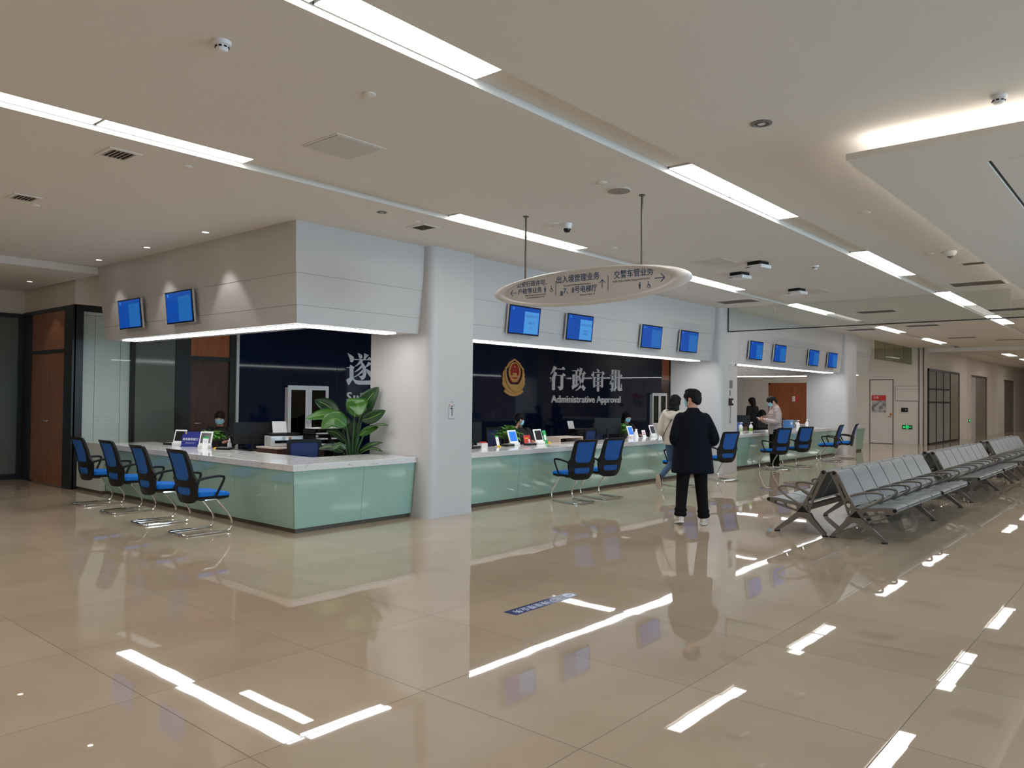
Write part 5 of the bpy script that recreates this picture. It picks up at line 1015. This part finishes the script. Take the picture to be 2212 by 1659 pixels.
for bq, tq, bu, wd, br, vw in leaves:
    mb = MB(); C = face_leaf(mb, L3(*bq), L3(*tq), bu, wd, turn(vw)); lf = mb.build('leaf', M_LEAFB if br else M_LEAF, bp, smooth=80)
    so_ = lf.modifiers.new('thickness', 'SOLIDIFY'); so_.thickness = .002
    MB().tube([c+turn(vw).normalized()*.002 for c in C[:-3]], .004, 6).build('midrib', mat('pale_midrib', (126, 160, 70), .5), lf)
    stalks.tube(catmull([(CR.x*bq[0]*.15, CR.y*bq[0]*.15, .34), tuple(Vector(L3(bq[0]*.35, bq[1]*.35, .34+(bq[2]-.34)*.55))), L3(*bq)], 5), [.014]*10+[.007], 7)
stalks.build('stalk', mat('plant_stalk', (44, 78, 38), .5), bp)
def pothos(x, y, z, R, hgt, label, n, seed):
    t = thing('pothos_plant', label, 'plant', (x, y, z)); q = random.Random(seed)
    MB().lathe((0, 0, 0), [(.06, 0), (.085, .13), (.09, .135), (.08, .135), (.075, .11)]).build('pot', M_POT, t); f = MB(); s = MB()
    for k in range(n):
        a = q.uniform(0, 2*pi); e = q.uniform(.1, 1)**.6; rr = R*q.uniform(.35, .8); zz = .15+(hgt-.17)*(1-e*.9)*q.uniform(.75, 1.05)
        b_ = Vector((rr*cos(a)*e, rr*sin(a)*e, zz)); d = Vector((cos(a)*q.uniform(.5, 1), sin(a)*q.uniform(.5, 1), q.uniform(-.5, .35))); L = q.uniform(.09, .155)*R/.26
        m_ = b_+d*L*.5+Vector((0, 0, .018)); e_ = b_+d*L
        leaf_grid(f, [b_, m_, e_], L*.36, .2, .12, 4, lambda u: sin(pi*min(1, (u+.04)**.55))**.9)
        s.tube(catmull([(0, 0, .11), tuple(b_*.55+Vector((0, 0, .05))), tuple(b_)], 3), .0025, 5)
    f.build('foliage', M_LEAFP, t, smooth=80); s.build('stem', mat('pothos_stem', (80, 120, 50), .5), t)
pothos(6.15, 11.33, .745, .28, .35, 'bright pothos plant on the left counter desk', 62, 1); pothos(10.12, 8.72, .745, .31, .43, 'bushy pothos plant in front of the clerk with raised phone', 84, 2); pothos(13.78, 8.72, .745, .23, .40, 'smaller pothos plant in front of the woman clerk', 50, 3)
# ================================================================ PEOPLE
def remesh(mb, voxel, m, smooth=3, name='body'):
    me = bpy.data.meshes.new('tmp'); me.from_pydata(mb.v, [], mb.f)
    bm = bmesh.new(); bm.from_mesh(me); bmesh.ops.recalc_face_normals(bm, faces=bm.faces); bm.to_mesh(me); bm.free()
    o = bpy.data.objects.new('tmp', me); COL.objects.link(o)
    r = o.modifiers.new('r', 'REMESH'); r.mode = 'VOXEL'; r.voxel_size = voxel
    s = o.modifiers.new('s', 'SMOOTH'); s.factor = .5; s.iterations = smooth
    dg = bpy.context.evaluated_depsgraph_get(); me2 = bpy.data.meshes.new_from_object(o.evaluated_get(dg)); bpy.data.objects.remove(o); bpy.data.meshes.remove(me)
    me2.name = name; me2.materials.clear(); me2.materials.append(m); me2.shade_smooth(); return me2
HEAD = [(-.5, .12, .12, .16), (-.44, .21, .22, .12), (-.32, .285, .35, .045), (-.18, .32, .415, .0), (0, .345, .455, -.02), (.15, .352, .47, -.03), (.3, .315, .435, -.035), (.42, .21, .30, -.04), (.49, .08, .11, -.04)]
def head_at(z):
    for a, b in zip(HEAD, HEAD[1:]):
        if z <= b[0]: t = max(0, (z-a[0])/(b[0]-a[0])); return [a[i]+(b[i]-a[i])*t for i in (1, 2, 3)]
    return HEAD[-1][1:]
def person(label, loc, rz, Ht=1.70, J={}, head=(0, 0, 0), top=(), sleeve=(.068, .055, .045), top_mat=None, legs=(.085, .062, .05), leg_mat=None, hip_r=(.17, .12),
           hair='short', hair_mat=None, mask=False, shoe_mat=None, sole_mat=None, feet=None, dz=0, extra=None, voxel=.011, shoes=True, cuff=0, collar=True, hand_curl=.5, puff=False, palm={}, shoe_sz=1.0):
    t = thing('person', label, 'person', loc, radians(rz)); k = Ht/1.70
    D = dict(pelvis=(0, 0, .92), waist=(0, 0, 1.06), chest=(0, .0, 1.25), neck=(0, -.01, 1.42), headc=(0, .025, 1.585), shL=(-.175, 0, 1.365), elL=(-.23, -.02, 1.09), wrL=(-.22, .07, .85), shR=(.175, 0, 1.365), elR=(.23, -.02, 1.09), wrR=(.22, .07, .85),
             hiL=(-.088, 0, .88), knL=(-.1, .02, .49), anL=(-.1, -.01, .085), hiR=(.088, 0, .88), knR=(.1, .02, .49), anR=(.1, -.01, .085))
    D = {a: Vector(b) for a, b in D.items()}
    if dz:
        for a in D:
            if a[:2] not in ('kn', 'an', 'hi'): D[a].z += dz
    for a, b in J.items(): D[a] = Vector(b)
    D = {a: b*k for a, b in D.items()}
    lat = (D['shR']-D['shL']).normalized(); fw = Vector((0, 0, 1)).cross(lat).normalized(); hh = .232*k
    el = lambda c, rx, ry, n=24: [c+lat*rx*cos(2*pi*i/n)+fw*ry*sin(2*pi*i/n) for i in range(n)]
    Mh = Matrix.Translation(D['headc']) @ Euler((radians(head[1]), radians(head[2]), radians(head[0])), 'XYZ').to_matrix().to_4x4()
    hp = lambda x, y, z: Mh @ Vector((x*hh, y*hh, z*hh))
    b = MB()
    b.rings([el(D['pelvis']-Vector((0, 0, .07)), .12, .09), el(D['pelvis'], .15, .10), el(D['waist'], .13, .09), el(D['chest'], .155, .105), el(D['chest'].lerp(D['neck'], .65), .14, .085), el(D['neck'], .06, .06)])
    b.tube([D['neck']-Vector((0, 0, .03)), D['neck'].lerp(D['headc'], .35), hp(0, -.1, -.2)], [.058*k, .053*k, .055*k], 14)
    b.rings([[hp(rx*cos(2*pi*i/24), yo+ry*sin(2*pi*i/24), z) for i in range(24)] for z, rx, ry, yo in HEAD])
    b.rings([[hp(q*cos(2*pi*i/10), .43+yy+q*.6*sin(2*pi*i/10), z) for i in range(10)] for z, q, yy in ((.06, .03, -.02), (-.06, .05, .02), (-.13, .062, .05), (-.16, .04, .02))])
    for s in (-1, 1): b.ell(hp(s*.35, -.03, -.03), (.035*hh, .075*hh, .13*hh), 10, 8, Mh.to_3x3())
    for S in 'LR':
        b.tube(catmull([D['sh'+S]-lat*(.03 if S == 'R' else -.03), D['sh'+S], D['el'+S], D['wr'+S]], 5), [.05*k]*6+[.042*k]*5+[.033*k]*5, 12)
        b.tube(catmull([D['hi'+S]+Vector((0, 0, .04)), D['kn'+S], D['an'+S]], 6), [.072*k]*4+[.05*k]*6+[.036*k]*3, 12)
    P = {}
    for S in 'LR':
        s = -1 if S == 'L' else 1
        d = (D['wr'+S]-D['el'+S]).normalized(); p = Vector(palm.get(S, (-s*1.0, .2, -.1))); p = (p-d*p.dot(d)).normalized(); w = d.cross(p).normalized(); c = D['wr'+S]; P[S] = (c, d, p, w)
        b.rings([[c+d*a+w*rw*cos(2*pi*i/12)+p*rp*sin(2*pi*i/12) for i in range(12)] for a, rw, rp in ((-.02, .026*k, .022*k), (.02, .033*k, .018*k), (.06, .041*k, .016*k), (.095*k, .038*k, .012*k))])
    me = remesh(b, voxel, M_SKIN, 2); fin = MB(); fin.v = [tuple(v.co) for v in me.vertices]; fin.f = [tuple(q.vertices) for q in me.polygons]; bpy.data.meshes.remove(me)
    for S in 'LR':
        c, d, p, w = P[S]
        thumb = w if w.dot(Vector((0, .4, 1))) > 0 else -w
        for i, L in enumerate((.072, .082, .076, .058)):
            q0 = c+d*.085*k+thumb*(.03-.02*i)*k; pts = [q0]; ang = .15; step = L*k/3
            for j in range(3): pts.append(pts[-1]+(d*cos(ang)+p*sin(ang))*step); ang += hand_curl*(.75+.08*i)
            fin.tube(pts, [.0092*k, .0088*k, .008*k, .006*k], 8)
        q0 = c+d*.03*k+thumb*.025*k; fin.tube([q0, q0+(d*.5+thumb*.75+p*.3).normalized()*.035*k, q0+(d*.5+thumb*.75+p*.3).normalized()*.035*k+(d*.85+thumb*.25+p*.35).normalized()*.028*k, q0+(d*.5+thumb*.75+p*.3).normalized()*.035*k+(d*.9+p*.5).normalized()*.05*k], [.0125*k, .0115*k, .0098*k, .007*k], 8)
    body = fin.build('body', M_SKIN, t, smooth=180)
    for s in (-1, 1):
        MB().ell(hp(s*.135, .405, .03), (.05*hh, .03*hh, .026*hh), 10, 8, Mh.to_3x3()).build('eye', M_BLACKGL, body); MB().tube([hp(s*.05, .44, .12), hp(s*.13, .44, .14), hp(s*.21, .40, .11)], .009*hh*1.4, 6).build('eyebrow', M_HAIR, body)
    MB().tube([hp(-.1, .395, -.27), hp(0, .42, -.265), hp(.1, .395, -.27)], [.012*hh, .024*hh, .012*hh], 8).build('mouth', mat('lips', (150, 84, 76), .5), body)
    # hair
    R3 = Mh.to_3x3(); h = MB(); e3 = lambda c, r: h.ell(hp(*c), tuple(v*hh for v in r), 20, 14, R3)
    e3((0, -.035, .2), (.392, .485, .375)); e3((0, -.22, 0), (.345, .30, .33))
    if hair == 'short': e3((0, .12, .42), (.30, .30, .17)); e3((0, -.3, -.12), (.27, .2, .22))
    if hair in ('long', 'bob'):
        e3((0, -.2, -.12), (.40, .32, .42)); e3((-.27, .03, .02), (.13, .24, .36)); e3((.27, .03, .02), (.13, .24, .36))
    if hair == 'long':
        e3((0, -.26, -.55), (.42, .24, .46)); e3((-.25, -.1, -.5), (.17, .2, .45)); e3((.25, -.1, -.5), (.17, .2, .45)); e3((-.14, -.28, -.9), (.2, .16, .24)); e3((.16, -.26, -.85), (.18, .16, .22))
    if hair == 'bob': e3((0, -.2, -.4), (.43, .33, .3))
    if hair == 'tied': e3((0, -.52, -.1), (.16, .16, .2))
    for i in range(7): q = -.24+.08*i; e3((q, .36-1.1*q*q, .31-.5*abs(q-.05)), (.07, .12, .12+.03*(i % 2)))       # uneven fringe
    for s in (-1, 1): e3((s*.33, .12, .06), (.045, .12, .2))
    hm = remesh(h, .008, hair_mat or M_HAIR, 2, 'hair'); iM = Mh.inverted()
    for v in hm.vertices:
        p = iM @ v.co; a = math.atan2(p.x, p.y); v.co += v.normal*(.0045*noise.noise((a*14, p.z*22, 3.1))+.003*noise.noise((a*34, p.z*40, 7)))
    link_mesh('hair', hm, t)
    if mask:
        def mk(u, v):
            a = radians(-68+136*u); z = -.40+.40*v; rx, ry, yo = head_at(z); bl = .07*math.exp(-(a/.38)**2)*(1-abs(v-.55)); return hp(1.05*rx*sin(a), yo+(1.06*ry+bl)*cos(a), z)
        mm = MB().grid(mk, 16, 8).build('face_mask', M_MASK, t, smooth=180); mm.modifiers.new('thickness', 'SOLIDIFY').thickness = .003
        for s in (-1, 1): MB().tube([hp(s*.31, .17, -.06), hp(s*.36, .02, .02)], .0025, 5).tube([hp(s*.28, .16, -.34), hp(s*.36, -.0, -.12)], .0025, 5).build('ear_loop', M_PAPER, mm)
    # garments
    g = MB(); rs = []
    for z, rx, ry, yo in top:
        z = z*k; pts = [D['pelvis'], D['waist'], D['chest'], D['neck'], D['neck']+Vector((0, .01, .1))]
        c = pts[-1]
        for a, q in zip(pts, pts[1:]):
            if z <= q.z: u = max(-.9, min(1, (z-a.z)/max(q.z-a.z, .01))); c = a.lerp(q, max(0, u)); break
        c = Vector((c.x, c.y, z)); rs.append(el(c+fw*yo*k, rx*k, ry*k, 28))
    g.rings(rs)
    for S in 'LR':
        sg_ = -1 if S == 'L' else 1; sh, el_, wr = D['sh'+S], D['el'+S], D['wr'+S]; C = catmull([sh-lat*sg_*.05, sh, el_, wr+(el_-wr).normalized()*.015], 7); n = len(C)
        rr = []
        for i in range(n):
            u = i/(n-1); r_b = sleeve[0]+(sleeve[1]-sleeve[0])*u/.6 if u < .6 else sleeve[1]+(sleeve[2]-sleeve[1])*(u-.6)/.4; rr.append(r_b*k)
        if puff:
            C2 = []; r2_ = []
            for i in range(n*3-2):
                u = i/(n*3-3)*(n-1); j = min(int(u), n-2); C2.append(C[j].lerp(C[j+1], u-j)); r2_.append((rr[j]+(rr[j+1]-rr[j])*(u-j))*(1+.05*cos(2*pi*i/6)))
            g.tube(C2, r2_, 16)
        else: g.tube(C, rr, 16)
    garment = link_mesh('top', remesh(g, .0105, top_mat, 2 if puff else 3, 'top'), t)
    L = MB(); pv = D['pelvis']; L.rings([el(pv-Vector((0, 0, .11*k)), hip_r[0]*.85*k, hip_r[1]*.95*k), el(pv-Vector((0, 0, .03)), hip_r[0]*k, hip_r[1]*k), el(pv+Vector((0, 0, .08)), hip_r[0]*.93*k, hip_r[1]*.95*k)])
    for S in 'LR':
        hi, kn, an = D['hi'+S], D['kn'+S], D['an'+S]; C = catmull([hi+(hi-kn).normalized()*.04, hi.lerp(kn, .5), kn, kn.lerp(an, .5), an+(kn-an).normalized()*.01], 5); n = len(C); rr = []
        for i in range(n):
            u = i/(n-1); rr.append((legs[0]+(legs[1]-legs[0])*u*2 if u < .5 else legs[1]+(legs[2]-legs[1])*(u*2-1))*k)
        L.tube(C, rr, 16)
        if cuff: d_ = (kn-an).normalized(); L.tube([an+d_*.0, an+d_*.03, an+d_*.06, an+d_*.09, an+d_*.12], [legs[2]*1.02*k, (legs[2]+cuff)*k, (legs[2]+cuff*.3)*k, (legs[2]+cuff*.9)*k, legs[2]*k], 16)
    link_mesh('trousers', remesh(L, .0105, leg_mat, 3, 'trousers'), t)
    if shoes:
        for S in 'LR':
            an = D['an'+S]; fd, upv = (feet or {}).get(S, ((0, 1, 0), (0, 0, 1))); fd = Vector(fd).normalized(); upv = Vector(upv); upv = (upv-fd*upv.dot(fd)).normalized(); sd = fd.cross(upv); base = an-upv*.078*k
            def sec(a, w_, h_): return [base+fd*a*k*shoe_sz+sd*w_*k*cos(2*pi*i/16)+upv*(.018+h_*.5+h_*.5*sin(2*pi*i/16))*k for i in range(16)]
            sh = MB().rings([sec(-.075, .02, .03), sec(-.065, .032, .055), sec(-.02, .038, .085), sec(.04, .041, .075), (sec(.10, .046, .052)), sec(.15, .042, .04), sec(.178, .022, .025)]).build('shoe', shoe_mat, t, smooth=60)
            so = roundpoly([(-.03, -.08), (.03, -.08), (.042, .02), (.049, .11), (.03, .183), (-.03, .183), (-.049, .11), (-.042, .02)], .02)
            MB().rings([[base+sd*u*k+fd*v*k*shoe_sz+upv*q*k for u, v in so] for q in (0, .022)]).build('sole', sole_mat, sh)
    return t, D, garment, hp, hh
# man in a long dark coat, seen from behind
COAT = [(.655, .262, .165, -.01), (.66, .268, .17, -.01), (.85, .25, .165, 0), (1.02, .228, .15, .0), (1.2, .222, .142, 0), (1.31, .222, .13, -.005), (1.37, .20, .112, -.012), (1.405, .145, .095, -.012), (1.435, .09, .08, -.012), (1.475, .068, .07, -.005), (1.478, .05, .055, -.005)]
person('man in long dark coat seen from behind, head turned left', (9.05, 4.70, 0), -55, 1.715,
       J=dict(shL=(-.165, 0, 1.335), shR=(.165, 0, 1.335), elL=(-.235, -.03, 1.085), wrL=(-.15, .19, 1.0), elR=(.265, -.06, 1.085), wrR=(.2, .17, 1.02), anL=(-.15, -.02, .105), knL=(-.12, .03, .5), anR=(.15, .03, .085), knR=(.115, .03, .49)),
       head=(48, -4, 0), top=COAT, sleeve=(.07, .062, .055), top_mat=M_COAT, legs=(.10, .078, .062), leg_mat=M_PANTS, hip_r=(.185, .13), cuff=.022, mask=True, shoe_mat=mat('pale_shoe', (206, 196, 184), .6), sole_mat=M_SOLE,
       feet=dict(L=((-.1, 1, -.22), (0, .2, 1)), R=((.12, 1, 0), (0, 0, 1))), palm={'L': (.5, -.3, -1), 'R': (-.5, -.3, -1)})
# woman in a cream hooded sweater, mid-stride
SW = [(.83, .185, .14, 0), (.84, .19, .145, 0), (1.0, .195, .145, 0), (1.2, .195, .14, 0), (1.31, .185, .125, 0), (1.37, .14, .10, -.01), (1.42, .075, .075, -.01), (1.425, .05, .05, -.01)]
t, D, gm, hp, hh = person('woman in cream hooded sweater and jeans walking, one foot lifted behind', (12.0, 6.58, 0), -88, 1.66,
       J=dict(elL=(-.225, -.08, 1.08), wrL=(-.15, .12, .93), elR=(.23, -.02, 1.1), wrR=(.2, .14, .93), knL=(-.1, .10, .50), anL=(-.1, -.33, .27), knR=(.1, .06, .49), anR=(.1, .05, .09)),
       head=(-12, 2, 0), top=SW, sleeve=(.075, .062, .05), top_mat=M_CREAM, legs=(.088, .062, .045), leg_mat=M_JEANS, hip_r=(.165, .12), hair='long', shoe_mat=mat('black_canvas_shoe', (18, 17, 18), .8), sole_mat=mat('off_white_sole', (190, 176, 160), .7),
       feet=dict(L=((0, .25, -1), (0, 1, .25)), R=((0, 1, 0), (0, 0, 1))), palm={'L': (.3, .2, -1), 'R': (-.6, .2, -.6)})
hd = MB(); hd.tube(catmull([(-.15, .06, 1.36), (-.14, -.06, 1.37), (-.07, -.14, 1.32), (0, -.165, 1.28), (.07, -.14, 1.32), (.14, -.06, 1.37), (.15, .06, 1.36)], 5), [.02]+[.042]*29+[.02], 12); hd.ell((0, -.10, 1.33), (.12, .07, .07)); link_mesh('hood', remesh(hd, .01, M_CREAM, 3, 'hood'), t)
MB().tube(catmull([(.1, .12, 1.36), (.06, -.13, 1.30), (-.06, -.155, 1.1), (-.16, -.11, .94), (-.20, .0, .86)], 6), .007, 6).build('bag_strap', M_BLACK, t)
# man in a quilted jacket looking at his phone
def quilted(z0, z1, n, f):
    out = []
    for i in range(n*4+1):
        u = i/(n*4); z = z0+(z1-z0)*u; rx, ry = f(u); q = 1+.04*(-cos(2*pi*i/4)); out.append((z, rx*q, ry*q, 0))
    return out
PJ = quilted(.79, 1.30, 10, lambda u: (.178+.022*u, .145+.01*u))+[(1.36, .165, .115, -.01), (1.40, .10, .09, -.01), (1.46, .076, .078, 0), (1.50, .07, .075, 0), (1.503, .05, .055, 0)]
t, D, gm, hp, hh = person('man in grey beige puffer jacket standing at far counter, looking down at a phone', (18.12, 7.27, 0), 38, 1.69,
       J=dict(elL=(-.24, .02, 1.09), wrL=(-.10, .27, 1.13), elR=(.24, .02, 1.08), wrR=(.10, .27, 1.12), headc=(0, .07, 1.565)),
       head=(4, -24, 0), top=PJ, sleeve=(.088, .075, .055), top_mat=M_PUFF, legs=(.105, .088, .078), leg_mat=M_PANTS, hip_r=(.178, .135), hair='short', mask=True, shoe_mat=M_BLACK, sole_mat=M_SOLE, puff=True, hand_curl=.55, palm={'L': (.6, 0, 1), 'R': (-.6, 0, 1)})
MB().tube([hp(-.25, .36, .05), hp(-.21, .44, .05), hp(-.06, .46, .05), hp(.06, .46, .05), hp(.21, .44, .05), hp(.25, .36, .05)], .0025, 5).tube([hp(.25, .36, .05), hp(.36, -.02, .06)], .0025, 5).tube([hp(-.25, .36, .05), hp(-.36, -.02, .06)], .0025, 5).build('glasses', M_SILVER, t)
ph = thing('mobile_phone', 'white edged mobile phone held by the man in puffer jacket', 'phone')
rz = radians(38); px, py = -.045, .37; ph.location = (18.12+px*cos(rz)-py*sin(rz), 7.27+px*sin(rz)+py*cos(rz), 1.155); ph.rotation_euler = (radians(28), 0, rz)
B((-.036, -.075, -.004), (.036, .075, .004)).build('case', M_WHITE, ph, bevel=.003); B((-.033, -.07, .004), (.033, .07, .005)).build('display', M_TABDARK, ph)
# staff
UNI = [(.95, .18, .14, 0), (1.06, .185, .14, 0), (1.2, .195, .14, 0), (1.31, .19, .125, 0), (1.375, .145, .10, -.01), (1.42, .078, .075, -.01), (1.45, .062, .065, 0), (1.452, .05, .05, 0)]
person('woman in black standing behind the far counter with her back turned', (23.2, 10.02, 0), -20, 1.66, top=[(.82, .18, .14, 0)]+UNI, top_mat=M_BLACK if False else mat('black_jacket', (10, 10, 11), .85), leg_mat=M_PANTS, hair='bob', hair_mat=M_HAIRBR, shoe_mat=M_BLACK, sole_mat=M_BLACK, head=(18, -6, 0), sleeve=(.072, .06, .05))
def clerk(label, x, y, rz, hair, mask=True, head=(0, -8, 0), J={}, hair_mat=None, dz=-.40):
    top = [(z+dz, rx, ry, yo) for z, rx, ry, yo in UNI]
    JJ = dict(hiL=(-.09, .06, .50), knL=(-.11, .46, .50), anL=(-.11, .44, .085), hiR=(.09, .06, .50), knR=(.11, .46, .50), anR=(.11, .44, .085), elL=(-.24, .10, .76), wrL=(-.14, .34, .79), elR=(.24, .10, .76), wrR=(.14, .34, .79)); JJ.update(J)
    return person(label, (x, y, 0), rz, 1.68, J=JJ, dz=dz, top=top, top_mat=M_UNIFORM, leg_mat=M_PANTS, hair=hair, mask=mask, head=head, shoe_mat=M_BLACK, sole_mat=M_BLACK, hair_mat=hair_mat, sleeve=(.072, .058, .046), palm={'L': (0, .2, -1), 'R': (0, .2, -1)})
clerk('seated woman clerk in pale blue mask behind the left counter pothos', 7.05, 12.75, 148, 'tied', head=(-8, -8, 0), hair_mat=M_HAIRBR)
clerk('seated clerk in mask holding a phone up by his face at middle counter', 11.3, 9.47, 150, 'short', head=(-14, -6, 0), J=dict(elR=(.27, .16, .82), wrR=(.15, .25, 1.06)))
p2 = thing('mobile_phone', 'dark phone held up beside the masked clerk\'s face', 'phone', (11.08, 9.32, 1.17), radians(120)); p2.rotation_euler = (radians(75), 0, radians(120)); B((-.036, -.075, -.004), (.036, .075, .004)).build('case', M_BLACK, p2, bevel=.003); B((-.033, -.07, -.005), (.033, .07, -.004)).build('display', M_TABDARK, p2)
clerk('seated woman clerk in white mask beside the smaller pothos', 15.05, 9.47, 158, 'bob', head=(8, -12, 0))
clerk('seated dark-haired clerk bending forward right behind the puffer jacket man', 22.75, 9.0 if False else 9.55, 170, 'bob', mask=False, head=(25, -35, 0)); clerk('seated clerk with short black hair before the orange brown door', 23.95, 9.6, 165, 'short', mask=False, head=(0, -22, 0))
